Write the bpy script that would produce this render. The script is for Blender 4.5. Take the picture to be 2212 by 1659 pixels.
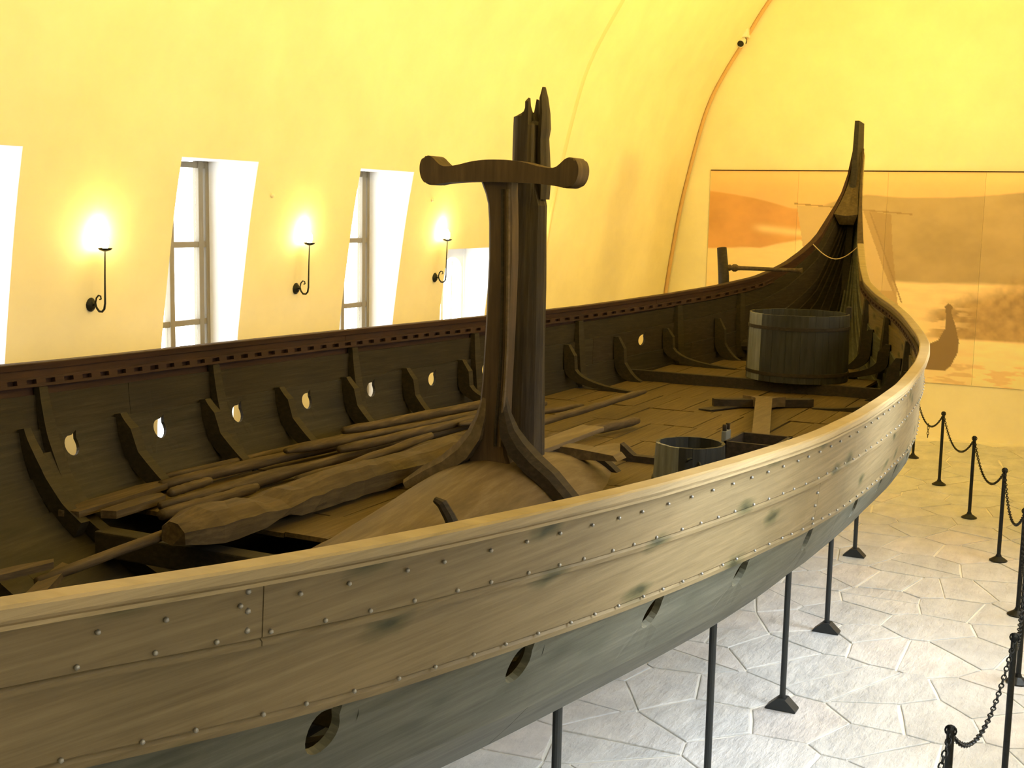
import bpy, bmesh, math, random
import numpy as np
from mathutils import Vector, Matrix
random.seed(7); rng = np.random.default_rng(11)
S = bpy.context.scene
for o in list(bpy.data.objects): bpy.data.objects.remove(o)
COL = S.collection
PI = math.pi

# ------------------------------------------------------------------ camera, world, lamps, exposure
CAM_H = 3.9
def cam_matrix(yaw, pitch, roll):
    cy, sy, cp, sp = math.cos(yaw), math.sin(yaw), math.cos(pitch), math.sin(pitch)
    fwd = Vector((cy*cp, sy*cp, -sp)); right = Vector((sy, -cy, 0)); up = right.cross(fwd)
    r = math.cos(roll)*right + math.sin(roll)*up
    u = -math.sin(roll)*right + math.cos(roll)*up
    return Matrix((r, u, -fwd)).transposed()
cam = bpy.data.objects.new('camera', bpy.data.cameras.new('camera')); COL.objects.link(cam)
cam.matrix_world = Matrix.Translation((0, 0, CAM_H)) @ cam_matrix(.459581, .136868, .020497).to_4x4()
cam.data.sensor_width = 36; cam.data.lens = 36*2770/2212; cam.data.clip_start = .05; cam.data.clip_end = 200
S.camera = cam
S.view_settings.view_transform = 'Standard'; S.view_settings.look = 'None'
S.view_settings.gamma = 1; S.view_settings.use_curve_mapping = False
S.view_settings.exposure = 0.0
W = bpy.data.worlds.new('world'); S.world = W; W.use_nodes = True
bg_ = W.node_tree.nodes['Background']; bg_.inputs[0].default_value = (.93, .97, 1, 1); bg_.inputs[1].default_value = 8.0
WARM = (1.0, .69, .12)
SCONCE_W = 11.0
VAULT_W = 1000.0
DAY_W = 60.0
def area(name, loc, direction, sx, sy, power, color, spread=180):
    L = bpy.data.lights.new(name, 'AREA'); L.shape = 'RECTANGLE'; L.size = sx; L.size_y = sy
    L.energy = power; L.color = color; L.spread = math.radians(spread)
    o = bpy.data.objects.new(name, L); COL.objects.link(o); o.location = loc
    o.rotation_euler = Vector(direction).to_track_quat('-Z', 'Z').to_euler()
    return o
# daylight falling in through the tall windows of the right-hand wall (sky light, so it travels downwards)
for k in range(4):
    area('daylight', (5.2+3.02*k, -.12, 3.3), (.0, 1, -1.25), 1.15, 1.9, DAY_W*(1.05, 1.0, .95, .3)[k], (.86, .93, 1.0), 104)
# added fill light in the crossing for the forward hull; no glazing there
area('crossing_fill', (-1.0, -8.7, 4.2), (.28, 1, -.22), 5.0, 4.0, 300, (1.0, .95, .86), 150)
# warm flood lamps of the hall on top of the right-hand wall head, shining up into the vault
for k in range(4):
    area('vault_flood', (3.5+5.0*k, .55, 5.6), (.1, .6, .62), .5, .3, VAULT_W/4, WARM, 170)

area('mural_fill', (16.5, .6, 5.7), (1, .48, -.30), .5, .4, 80, (1.0, .74, .26), 130)  # added unseen fill light that brightens the end wall and mural
# ------------------------------------------------------------------ material helpers
def nmat(name):
    m = bpy.data.materials.new(name); m.use_nodes = True
    nt = m.node_tree; b = nt.nodes['Principled BSDF']
    return m, nt, b
def N(nt, t, **kw):
    n = nt.nodes.new(t)
    for k, v in kw.items(): setattr(n, k, v)
    return n
def ramp(nt, fac, stops):
    r = N(nt, 'ShaderNodeValToRGB'); e = r.color_ramp.elements
    while len(e) < len(stops): e.new(.5)
    for el, (p, c) in zip(e, stops): el.position = p; el.color = (*c, 1)
    nt.links.new(fac, r.inputs[0]); return r.outputs[0]
def mapped(nt, scale, coord='pos'):
    mp = N(nt, 'ShaderNodeMapping'); mp.inputs['Scale'].default_value = scale
    if coord == 'pos': nt.links.new(N(nt, 'ShaderNodeNewGeometry').outputs['Position'], mp.inputs[0])
    else: nt.links.new(N(nt, 'ShaderNodeTexCoord').outputs['Object'], mp.inputs[0])
    return mp.outputs[0]
def noise(nt, vec, scale, detail=5, rough=.6):
    n = N(nt, 'ShaderNodeTexNoise'); n.inputs['Scale'].default_value = scale
    n.inputs['Detail'].default_value = detail; n.inputs['Roughness'].default_value = rough
    nt.links.new(vec, n.inputs['Vector']); return n.outputs['Fac']
def mix(nt, fac, a, b, mode='MIX'):
    m = N(nt, 'ShaderNodeMix', data_type='RGBA', blend_type=mode)
    if isinstance(fac, (int, float)): m.inputs[0].default_value = fac
    else: nt.links.new(fac, m.inputs[0])
    for i, v in ((6, a), (7, b)):
        if isinstance(v, tuple): m.inputs[i].default_value = (*v, 1)
        else: nt.links.new(v, m.inputs[i])
    return m.outputs[2]
def bump(nt, b, h, strength=.3, dist=.01):
    n = N(nt, 'ShaderNodeBump'); n.inputs['Strength'].default_value = strength; n.inputs['Distance'].default_value = dist
    nt.links.new(h, n.inputs['Height']); nt.links.new(n.outputs[0], b.inputs['Normal'])
def wood(name, dark, mid, light, grain=(1.2, 22, 22), rough=.7, knots=0.0, bstr=.4, coord='pos'):
    m, nt, b = nmat(name)
    v = mapped(nt, grain, coord)
    g = noise(nt, v, 1.6, 7, .65)
    c = ramp(nt, g, [(.28, dark), (.5, mid), (.72, light)])
    big = noise(nt, mapped(nt, (.5, 1.6, 1.6), coord), 1.3, 3)
    c = mix(nt, .55, c, ramp(nt, big, [(.3, (.52, .55, .55)), (.7, (1.0, .97, .92))]), 'MULTIPLY')
    if knots:
        vv = N(nt, 'ShaderNodeTexVoronoi', feature='F1'); vv.inputs['Scale'].default_value = 1.0
        dn = N(nt, 'ShaderNodeTexNoise'); dn.inputs['Scale'].default_value = 4.0
        sx = N(nt, 'ShaderNodeSeparateXYZ'); nt.links.new(mapped(nt, (1.45, 1, 3.9), coord), sx.inputs[0]); cx = N(nt, 'ShaderNodeCombineXYZ')
        nt.links.new(sx.outputs[0], cx.inputs[0]); nt.links.new(sx.outputs[2], cx.inputs[1]); pv = cx.outputs[0]; vv.voronoi_dimensions = '2D'; nt.links.new(pv, dn.inputs['Vector'])
        ad = N(nt, 'ShaderNodeMix', data_type='RGBA', blend_type='LINEAR_LIGHT'); ad.inputs[0].default_value = .12
        nt.links.new(pv, ad.inputs[6]); nt.links.new(dn.outputs['Color'], ad.inputs[7])
        nt.links.new(ad.outputs[2], vv.inputs['Vector'])
        k = ramp(nt, vv.outputs['Distance'], [(.03, (.22, .29, .24)), (.085, (.52, .60, .52)), (.19, (1, 1, 1))])
        c = mix(nt, knots, c, k, 'MULTIPLY')
    nt.links.new(c, b.inputs['Base Color']); b.inputs['Roughness'].default_value = rough
    b.inputs['Specular IOR Level'].default_value = .3
    bump(nt, b, g, bstr, .006)
    return m
def plain(name, col, rough=.5, metal=0.0, var=.0, scale=6, bstr=0):
    m, nt, b = nmat(name)
    b.inputs['Roughness'].default_value = rough; b.inputs['Metallic'].default_value = metal
    if var:
        n = noise(nt, mapped(nt, (1, 1, 1)), scale, 5)
        lo = tuple(max(0, c*(1-var)) for c in col); hi = tuple(min(1, c*(1+var)) for c in col)
        nt.links.new(ramp(nt, n, [(.3, lo), (.7, hi)]), b.inputs['Base Color'])
        if bstr: bump(nt, b, n, bstr, .01)
    else: b.inputs['Base Color'].default_value = (*col, 1)
    return m
def emit(name, col, st):
    m, nt, b = nmat(name)
    b.inputs['Base Color'].default_value = (*col, 1); b.inputs['Emission Color'].default_value = (*col, 1)
    b.inputs['Emission Strength'].default_value = st
    return m

M = {}
M['plaster'] = plain('plaster', (.88, .81, .60), .9, 0, .05, 1.3, .05)
M['plaster_rib'] = plain('plaster_rib', (.84, .68, .44), .9)
M['reveal'] = plain('reveal_paint', (.9, .89, .86), .8)
M['pine'] = wood('pine_replacement', (.135, .102, .050), (.185, .142, .072), (.235, .184, .098), (1.2, 1.2, 34), .6, 1.0, .25)
M['pine_rail'] = wood('pine_rail', (.24, .185, .095), (.31, .24, .128), (.37, .292, .16), (1.2, 1.2, 60), .55, 0, .25)
M['oak_grey'] = wood('oak_grey', (.055, .058, .042), (.085, .088, .066), (.13, .13, .10), (1.2, 1.2, 26), .6, .4, .45)
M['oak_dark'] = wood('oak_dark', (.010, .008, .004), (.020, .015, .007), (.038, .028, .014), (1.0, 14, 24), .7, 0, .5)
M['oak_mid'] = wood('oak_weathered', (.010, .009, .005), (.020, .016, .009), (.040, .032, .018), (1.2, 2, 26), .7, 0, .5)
M['oak_red'] = wood('oak_red', (.016, .006, .004), (.030, .011, .006), (.05, .02, .011), (1.0, 20, 24), .7)
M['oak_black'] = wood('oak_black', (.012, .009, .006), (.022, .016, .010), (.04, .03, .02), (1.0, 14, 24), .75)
M['deck'] = wood('deck_oak', (.044, .028, .007), (.074, .048, .013), (.112, .075, .023), (1.4, 26, 26), .7, 0, .4)
M['oar_wood'] = wood('oar_wood', (.032, .021, .009), (.062, .041, .017), (.11, .077, .038), (1.6, 20, 26), .7)
M['spar_wood'] = wood('spar_wood', (.032, .021, .008), (.060, .040, .014), (.10, .070, .028), (1.6, 14, 20), .75, 0, .8)
M['partner'] = wood('partner_oak', (.060, .042, .022), (.098, .070, .036), (.15, .112, .065), (1.0, 10, 10), .65)
M['mast_wood'] = wood('mast_wood', (.014, .010, .006), (.030, .022, .013), (.065, .050, .030), (16, 16, .8), .75, 0, 1.0)
M['crutch_wood'] = wood('crutch_wood', (.038, .024, .012), (.062, .040, .020), (.095, .063, .034), (14, 14, 1.0), .65, 0, .5)
M['tub_wood'] = wood('tub_wood', (.012, .013, .011), (.020, .021, .018), (.036, .038, .034), (14, 14, 1.2), .6)
M['tub_pale'] = wood('tub_pale', (.10, .11, .10), (.15, .16, .15), (.22, .23, .22), (14, 14, 1.2), .6)
M['iron'] = plain('dark_iron', (.02, .022, .022), .45, .7, .3, 30)
M['prop_steel'] = plain('prop_steel', (.035, .04, .042), .5, .5)
M['nail'] = plain('nail_iron', (.30, .30, .28), .4, .6)
M['white'] = plain('white_plastic', (.85, .82, .75), .5)
M['black'] = plain('black_glass', (.01, .01, .01), .2)
M['frame_paint'] = plain('window_frame_paint', (.22, .185, .12), .5)
M['rope'] = plain('hemp_rope', (.45, .34, .2), .9)
M['bulb'] = emit('lamp_bulb', (1, .82, .5), 60)
M['mortar'] = plain('pale_mortar', (.86, .83, .74), .9, 0, .08, 3)
def stone_mat():
    m, nt, b = nmat('slate_flag')
    oi = N(nt, 'ShaderNodeObjectInfo')
    n = noise(nt, mapped(nt, (1, 1.6, 1)), 2.2, 6, .65)
    c = ramp(nt, n, [(.28, (.52, .53, .54)), (.5, (.66, .665, .665)), (.74, (.82, .815, .80))])
    t = ramp(nt, oi.outputs['Random'], [(.0, (.86, .88, .88)), (.5, (.95, .96, .95)), (.85, (1, .985, .96)), (1, (1.0, .95, .91))])
    nt.links.new(mix(nt, .85, c, t, 'MULTIPLY'), b.inputs['Base Color'])
    b.inputs['Roughness'].default_value = .42
    n2 = noise(nt, mapped(nt, (1.6, 4.2, 1)), 2.6, 6, .6)
    bump(nt, b, n2, .9, .03)
    return m
M['stone'] = stone_mat()
def glass_mat():
    m = bpy.data.materials.new('window_glass'); m.use_nodes = True; nt = m.node_tree; nt.nodes.clear()
    o = N(nt, 'ShaderNodeOutputMaterial'); t = N(nt, 'ShaderNodeBsdfTransparent'); g = N(nt, 'ShaderNodeBsdfGlossy')
    g.inputs['Roughness'].default_value = .05; x = N(nt, 'ShaderNodeMixShader'); x.inputs[0].default_value = .06
    nt.links.new(t.outputs[0], x.inputs[1]); nt.links.new(g.outputs[0], x.inputs[2]); nt.links.new(x.outputs[0], o.inputs[0])
    return m
M['glass'] = glass_mat()

# ------------------------------------------------------------------ object helpers
def tag(o, label=None, cat=None, group=None, kind=None):
    if label: o['label'] = label
    if cat: o['category'] = cat
    if group: o['group'] = group
    if kind: o['kind'] = kind
    return o
def empty(name, loc, label, cat, group=None):
    o = bpy.data.objects.new(name, None); COL.objects.link(o); o.location = loc; o.empty_display_size = .1
    return tag(o, label, cat, group)
def link(name, me, mat, parent=None, loc=None, smooth=False):
    """world-space mesh -> object; loc (or the parent's location) becomes the origin"""
    o = bpy.data.objects.new(name, me); COL.objects.link(o)
    if mat and not me.materials:
        me.materials.append(mat)
    base = Vector((0, 0, 0))
    if parent is not None:
        o.parent = parent
        p = parent
        while p is not None: base += p.location; p = p.parent
    if loc is not None and parent is None:
        base = Vector(loc); o.location = loc
    if base.length > 0: me.transform(Matrix.Translation(-base))
    if smooth: me.polygons.foreach_set('use_smooth', [True]*len(me.polygons))
    return o
def from_bm(bm, name, normals=True):
    if normals: bmesh.ops.recalc_face_normals(bm, faces=bm.faces)
    me = bpy.data.meshes.new(name); bm.to_mesh(me); bm.free(); return me
def add_box(bm, a, b, rot=None, bev=0):
    a, b = Vector(a), Vector(b); c = (a+b)/2; d = b-a
    t = Matrix.Translation(c) @ (rot or Matrix.Identity(4)) @ Matrix.Diagonal((d.x, d.y, d.z, 1))
    r = bmesh.ops.create_cube(bm, size=1, matrix=t)
    if bev:
        es = list({e for v in r['verts'] for e in v.link_edges})
        bmesh.ops.bevel(bm, geom=es, offset=bev, segments=2, affect='EDGES', profile=.6)
def sweep(bm, pts, radii, n=8, cap=True, flat=1.0):
    """tube along pts"""
    pts = [Vector(p) for p in pts]; rings = []
    up = Vector((0, 0, 1)); prev = None
    for i, p in enumerate(pts):
        d = (pts[min(i+1, len(pts)-1)]-pts[max(i-1, 0)]).normalized()
        if prev is None:
            a = d.cross(up)
            if a.length < .1: a = d.cross(Vector((1, 0, 0)))
        else: a = prev - d*prev.dot(d)
        a.normalize(); prev = a; b = d.cross(a)
        r = radii[i] if hasattr(radii, '__len__') else radii
        rings.append([bm.verts.new(p + a*math.cos(2*PI*k/n)*r + b*math.sin(2*PI*k/n)*r*flat) for k in range(n)])
    for A, B in zip(rings, rings[1:]):
        for k in range(n): bm.faces.new((A[k], A[(k+1) % n], B[(k+1) % n], B[k]))
    if cap: bm.faces.new(rings[0][::-1]); bm.faces.new(rings[-1])
    return rings
def lathe(bm, c, prof, n=32, cap=False):
    """prof: list of (r, z) about a vertical axis through c"""
    rings = []
    for r, z in prof:
        rings.append([bm.verts.new((c[0]+r*math.cos(2*PI*k/n), c[1]+r*math.sin(2*PI*k/n), c[2]+z)) for k in range(n)])
    for A, B in zip(rings, rings[1:]):
        for k in range(n): bm.faces.new((A[k], A[(k+1) % n], B[(k+1) % n], B[k]))
    if cap: bm.faces.new(rings[0][::-1]); bm.faces.new(rings[-1])
def prism(bm, outline, to3, t0, t1):
    """extrude a 2D outline; to3(u, v, t) -> xyz"""
    A = [bm.verts.new(to3(u, v, t0)) for u, v in outline]; B = [bm.verts.new(to3(u, v, t1)) for u, v in outline]
    n = len(A); bm.faces.new(A); bm.faces.new(B[::-1])
    for k in range(n): bm.faces.new((A[k], A[(k+1) % n], B[(k+1) % n], B[k]))
def struct(name, bm, mat, parent=None, smooth=False):
    o = link(name, from_bm(bm, name), mat, parent, smooth=smooth)
    if parent is None: o['kind'] = 'structure'
    return o

# ------------------------------------------------------------------ the hall
XE = 23.55                                   # end wall
WZ = [0, 1.2, 2.33, 2.84, 3.86, 4.38, 5.16, 5.93, 6.47, 7.05, 7.73, 8.3, 8.8, 9.05, 9.1]
WY = [8.5, 8.46, 8.40, 8.33, 8.18, 8.07, 7.89, 7.68, 7.39, 7.02, 6.62, 6.1, 5.4, 4.6, 4.0]
_s = np.r_[0, np.cumsum(np.hypot(np.diff(WZ), np.diff(WY)))]
_t = np.linspace(0, _s[-1], 400)
def _smooth(a, k):
    a = np.pad(a, k, mode='reflect', reflect_type='odd'); w = np.hanning(2*k+1); return np.convolve(a, w/w.sum(), 'valid')
PZ = _smooth(np.interp(_t, _s, WZ), 24); PY = _smooth(np.interp(_t, _s, WY), 24)
def wall_y(z): return float(np.interp(z, PZ, PY))
GL = 8.76                                    # plane of the window glass
WINS = [(6.36, 7.51), (9.38, 10.52), (12.38, 13.55), (15.62, 15.621)]
WINS = WINS[:3]
WIN_Z = (1.35, 4.3)
DOOR = (14.72, 16.02, 3.34)
def shell(name, x0, x1, zlist, openings, mirror=False, mat='plaster', yfun=None):
    bm = bmesh.new()
    xs = sorted({x0, x1, *[v for o in openings for v in o[:2] if x0 < v < x1], *[x for x in np.arange(math.ceil(x0), x1, 1.0)]})
    vd = {}
    def V(i, j):
        if (i, j) not in vd:
            z, y = zlist[j]; vd[i, j] = bm.verts.new((xs[i], (8-y) if mirror else y, z))
        return vd[i, j]
    for i in range(len(xs)-1):
        xm = (xs[i]+xs[i+1])/2
        for j in range(len(zlist)-1):
            zm = (zlist[j][0]+zlist[j+1][0])/2
            if any(a < xm < b and c < zm < d for a, b, c, d in openings): continue
            f = bm.faces.new((V(i, j), V(i+1, j), V(i+1, j+1), V(i, j+1))); f.smooth = True
    me = bpy.data.meshes.new(name); bm.to_mesh(me); bm.free()
    o = link(name, me, M[mat]); o['kind'] = 'structure'; return o
OPEN = [(a, b, *WIN_Z) for a, b in WINS] + [(DOOR[0], DOOR[1], 0.0, DOOR[2])]
zs_low = sorted({*np.linspace(0, 6.4, 33).tolist(), *WIN_Z, DOOR[2]})
low = [(z, wall_y(z)) for z in zs_low]
ii = [i for i in range(len(PZ)) if PZ[i] > 6.4][::6]
high = [(6.4, wall_y(6.4))] + [(float(PZ[i]), float(PY[i])) for i in ii] + [(9.1, 4.0)]
shell('wall_left', -8, XE, low, OPEN)
shell('ceiling', -8, XE, high, [])
low_r = [p for p in low]
R_OPEN = [(4.63+3.02*k, 5.77+3.02*k, *WIN_Z) for k in range(4)]
shell('wall_right', 4.0, XE, low, R_OPEN, mirror=True)
shell('ceiling_right', 4.0, XE, high, [], mirror=True)
bm = bmesh.new(); add_box(bm, (XE, -1.0, -.1), (XE+.25, 9.2, 9.4)); struct('wall_end', bm, M['plaster'])
bm = bmesh.new(); add_box(bm, (-8.25, -9, 0), (-8, 9.2, 9.4)); struct('wall_back', bm, M['plaster'])
bm = bmesh.new(); add_box(bm, (-8.25, -9.25, 0), (4.2, -9, 9.4)); struct('wall_side', bm, M['plaster'])
bm = bmesh.new(); add_box(bm, (4.0, -9, 0), (4.2, -.62, 9.4)); struct('wall_front', bm, M['plaster'])
bm = bmesh.new(); add_box(bm, (-8.25, -9.25, 9.1), (4.0, 4.1, 9.3)); struct('ceiling_crossing', bm, M['plaster'])
# arched plaster rib and the conduit that follows the curve at the end wall
def arch(name, x, w, proud, mat, rad=None):
    bm = bmesh.new()
    pz, py = PZ[20::5], PY[20::5]
    if rad:
        sweep(bm, [(x, y-rad, z) for y, z in zip(py, pz)], rad, 8)
    else:
        prof = [(y, z) for y, z in zip(py, pz)]
        for dy, flip in ((proud, 0),):
            A = [bm.verts.new((x-w/2, y+.004, z)) for y, z in prof]; B = [bm.verts.new((x-w/4, y-dy, z-dy*.3)) for y, z in prof]
            C_ = [bm.verts.new((x+w/4, y-dy, z-dy*.3)) for y, z in prof]; D = [bm.verts.new((x+w/2, y+.004, z)) for y, z in prof]
            for P, Q in ((A, B), (B, C_), (C_, D)):
                for k in range(len(prof)-1): bm.faces.new((P[k], P[k+1], Q[k+1], Q[k]))
    return struct(name, bm, M[mat], smooth=True)
arch('trim_1', 17.75, .14, .012, 'plaster_rib')
M['conduit'] = plain('conduit_shaded', (.62, .40, .20), .6)  # darker orange puts the shadow along the arch into the pipe's colour
arch('trim_2', XE-.06, 0, 0, 'conduit', rad=.035)

# windows of the left wall
def window(n, x0, x1, mirror=False):
    f = (lambda y: 8-y) if mirror else (lambda y: y)
    z0, z1 = WIN_Z
    bm = bmesh.new()                                      # the plastered reveal: two jambs, lintel and sill
    zz = np.linspace(z0, z1, 14)
    for x in (x0, x1):
        a = [bm.verts.new((x, f(wall_y(z)), z)) for z in zz]; b = [bm.verts.new((x, f(GL+.06), z)) for z in zz]
        for k in range(13): bm.faces.new((a[k], a[k+1], b[k+1], b[k]))
    for z in (z0, z1):
        bm.faces.new([bm.verts.new(p) for p in ((x0, f(wall_y(z)), z), (x1, f(wall_y(z)), z), (x1, f(GL+.06), z), (x0, f(GL+.06), z))])
    me = bpy.data.meshes.new('window_reveal'); bm.to_mesh(me); bm.free()
    root = link('window_%d' % n, me, M['reveal']); root['kind'] = 'structure'
    xm = (x0+x1)/2
    bars = [(x0, x0+.05), (x1-.05, x1), (x0+.09, x0+.16), (x1-.16, x1-.09), (xm-.035, xm+.035)]
    for a, b in bars:
        bm = bmesh.new(); add_box(bm, (a, f(GL-.04), z0), (b, f(GL+.04), z1), bev=.008); link('stile', from_bm(bm, 'stile'), M['frame_paint'], root)
    rails = [z0+.03, 1.95, 2.67, 3.46, z1-.04]
    for z in rails:
        bm = bmesh.new(); add_box(bm, (x0+.03, f(GL-.03), z-.03), (x1-.03, f(GL+.03), z+.03), bev=.006); link('glazing_bar', from_bm(bm, 'glazing_bar'), M['frame_paint'], root)
    for a, b in ((x0+.16, xm-.035), (xm+.035, x1-.16)):
        for c, d in zip(rails, rails[1:]):
            bm = bmesh.new(); add_box(bm, (a, f(GL+.0), c+.03), (b, f(GL+.006), d-.03)); link('pane', from_bm(bm, 'pane'), M['glass'], root)
for i, (a, b) in enumerate(WINS): window(i+1, a, b)
for k in range(4): window(4+k, 4.63+3.02*k, 5.77+3.02*k, True)
# glazed double door further along the left wall, its leaves with round-headed lights
def door():
    x0, x1, z1 = DOOR
    bm = bmesh.new(); zz = np.linspace(0, z1, 14)
    for x in (x0, x1):
        a = [bm.verts.new((x, wall_y(z), z)) for z in zz]; b = [bm.verts.new((x, GL+.06, z)) for z in zz]
        for k in range(13): bm.faces.new((a[k], a[k+1], b[k+1], b[k]))
    bm.faces.new([bm.verts.new(p) for p in ((x0, wall_y(z1), z1), (x1, wall_y(z1), z1), (x1, GL+.06, z1), (x0, GL+.06, z1))])
    me = bpy.data.meshes.new('door_reveal'); bm.to_mesh(me); bm.free()
    root = link('door_1', me, M['reveal']); root['kind'] = 'structure'
    xm = (x0+x1)/2
    for a, b in ((x0, xm), (xm, x1)):
        bm = bmesh.new(); c = (a+b)/2; hw = (b-a)/2-.07; n = 14
        arc = [(c+hw*math.cos(PI-PI*k/n), z1-.14-hw*.7+hw*.7*math.sin(PI*k/n)) for k in range(n+1)]
        inner = [(a+.07, .2)]+arc+[(b-.07, .2)]
        outer = [(a+.005, .01)]+[(a+.005, arc[0][1])]+[(a+.005+(b-a-.01)*k/(n-2), z1-.01) for k in range(n-1)]+[(b-.005, arc[-1][1])]+[(b-.005, .01)]
        for y in (GL-.03, GL+.03):
            I = [bm.verts.new((u, y, v)) for u, v in inner]; O = [bm.verts.new((u, y, v)) for u, v in outer]
            for k in range(len(I)): bm.faces.new((I[k], I[(k+1) % len(I)], O[(k+1) % len(I)], O[k]))
        leaf = link('door_leaf', from_bm(bm, 'door_leaf'), M['reveal'], root)
        bm = bmesh.new(); add_box(bm, (a+.06, GL-.003, .2), (b-.06, GL+.003, z1-.15)); link('pane', from_bm(bm, 'pane'), M['glass'], leaf)
        bm = bmesh.new(); add_box(bm, (c-.012, GL-.02, .2), (c+.012, GL+.02, z1-.2)); link('glazing_bar', from_bm(bm, 'glazing_bar'), M['reveal'], leaf)
door()

# ------------------------------------------------------------------ flagstone floor
bm = bmesh.new(); add_box(bm, (-8.2, -9.2, -.2), (XE+.2, 9.2, -.006)); floor = struct('floor', bm, M['mortar'])
def voronoi(x0, x1, y0, y1, step, jit=.62):
    nx, ny = int(round((x1-x0)/step)), int(round((y1-y0)/step)); P = {}
    for i in range(-1, nx+1):
        for j in range(-1, ny+1):
            P[i, j] = ((x0+(i+.5+random.uniform(-jit, jit)+(.25 if j % 2 else -.25))*step), y0+(j+.5+random.uniform(-jit, jit))*step)
    cells = []
    for i in range(nx):
        for j in range(ny):
            c = P[i, j]; poly = [(c[0]-2*step, c[1]-2*step), (c[0]+2*step, c[1]-2*step), (c[0]+2*step, c[1]+2*step), (c[0]-2*step, c[1]+2*step)]
            for di in range(-2, 3):
                for dj in range(-2, 3):
                    q = P.get((i+di, j+dj))
                    if q is None or (di == 0 and dj == 0): continue
                    nx_, ny_ = q[0]-c[0], q[1]-c[1]; d = math.hypot(nx_, ny_)
                    if d < 1e-6: continue
                    nx_, ny_ = nx_/d, ny_/d; lim = d/2-.005-random.random()*.009
                    out = []
                    for a, b in zip(poly, poly[1:]+poly[:1]):
                        da = (a[0]-c[0])*nx_+(a[1]-c[1])*ny_-lim; db = (b[0]-c[0])*nx_+(b[1]-c[1])*ny_-lim
                        if da <= 0: out.append(a)
                        if da*db < 0: t = da/(da-db); out.append((a[0]+(b[0]-a[0])*t, a[1]+(b[1]-a[1])*t))
                    poly = out
                    if len(poly) < 3: break
                if len(poly) < 3: break
            if len(poly) >= 3: cells.append(poly)
    return cells
def stone_into(bm, poly, top):
    n = len(poly); cx = sum(p[0] for p in poly)/n; cy = sum(p[1] for p in poly)/n
    # uneven, slightly bowed outline
    pts = []
    for a, b in zip(poly, poly[1:]+poly[:1]):
        pts.append(a); L = math.hypot(b[0]-a[0], b[1]-a[1])
        if L > .25:
            t = random.uniform(.35, .65); k = random.uniform(-.0, .05)*min(1, L)
            mx, my = a[0]+(b[0]-a[0])*t, a[1]+(b[1]-a[1])*t
            pts.append((mx+(cx-mx)*k, my+(cy-my)*k))
    def ring(s, z): return [bm.verts.new((cx+(x-cx)*s, cy+(y-cy)*s, z)) for x, y in pts]
    A, B, C_ = ring(1, -.004), ring(.995, top*.6), ring(.97, top)
    for P, Q in ((A, B), (B, C_)):
        for k in range(len(pts)): bm.faces.new((P[k], P[(k+1) % len(pts)], Q[(k+1) % len(pts)], Q[k]))
    bm.faces.new(C_)
for poly in voronoi(4.6, XE-.1, -.35, 4.35, .62):
    bm = bmesh.new(); stone_into(bm, poly, random.uniform(.003, .009)); link('flagstone', from_bm(bm, 'flagstone'), M['stone'], floor)
bm = bmesh.new()
for reg in ((-7.5, 4.5, -8.6, 8.3), (4.6, XE-.1, 4.4, 8.3)):
    for poly in voronoi(*reg, .7): stone_into(bm, poly, random.uniform(.003, .008))
tag(link('paving', from_bm(bm, 'paving'), M['stone'], floor), kind='stuff')

# ------------------------------------------------------------------ ship lines
YC = 4.0
GX = [-4.75, -4.5, -4, -3, -2, -1, 0, 1, 2, 2.4, 2.8, 3.2, 3.6, 4, 4.4, 4.8, 5.2, 5.6, 6, 6.4, 7.2, 8, 8.8, 9.6, 10.4, 11.2, 12, 12.8, 13.6, 14.4, 15.2, 16, 16.8, 17.2, 17.6, 18, 18.4, 18.8, 19.0, 19.2, 19.4, 19.55]
GB = [.05, .11, .26, .58, .92, 1.22, 1.49, 1.74, 1.96, 2.05, 2.112, 2.176, 2.235, 2.293, 2.341, 2.39, 2.436, 2.479, 2.513, 2.537, 2.56, 2.55, 2.524, 2.464, 2.392, 2.296, 2.176, 2.012, 1.816, 1.604, 1.344, 1.004, .70, .588, .477, .370, .272, .185, .144, .102, .062, .045]
GZ = [5.2, 4.5, 3.95, 3.68, 3.5, 3.37, 3.25, 3.15, 3.07, 3.035, 3.0, 2.972, 2.945, 2.92, 2.895, 2.877, 2.86, 2.845, 2.83, 2.816, 2.80, 2.79, 2.78, 2.774, 2.768, 2.766, 2.768, 2.775, 2.795, 2.828, 2.876, 2.95, 3.049, 3.129, 3.231, 3.384, 3.574, 3.927, 4.103, 4.338, 4.80, 5.22]
KPX = [-4.8, -4.6, -4.2, -3.5, -2.5, -1, .5, 14, 15.5, 16.5, 17.5, 18.3, 19, 19.4, 19.6]
KPZ = [4.2, 3.6, 2.7, 1.8, 1.2, .9, .8, .8, .92, 1.1, 1.42, 1.85, 2.6, 3.5, 4.6]
_X = np.linspace(-4.75, 19.55, 973)
def _tab(xp, fp, k): return _smooth(np.interp(_X, xp, fp), k)
T_B, T_Z = _tab(GX, GB, 9), _tab(GX, GZ, 6)
T_B = T_B+.03*np.clip((19.3-_X)/1.5, 0, 1)*np.clip((_X+4.5)/1.5, 0, 1)
T_K = np.minimum(_tab(KPX, KPZ, 18), T_Z-.12)
KX = [2, 3.5, 5, 6.5, 8, 9, 10, 11, 12, 14]; KV = [1.72, 1.56, 1.30, 1.03, .88, .75, .52, .3, .2, .3]
T_F = _tab(KX, KV, 12)
SD = np.array([0, .25, .5, .75, .95, 1.1, 1.25, 1.4, 1.55, 1.70, 1.78, 2.0])/2
SO = np.array([0, .03, .08, .18, .34, .56, .86, 1.25, 1.7, 2.2, 2.45, 2.5])/2.55
_sT = np.linspace(0, 1, 401); T_SO = _smooth(np.interp(_sT, SD, SO), 14); T_SO[0] = 0
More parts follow.
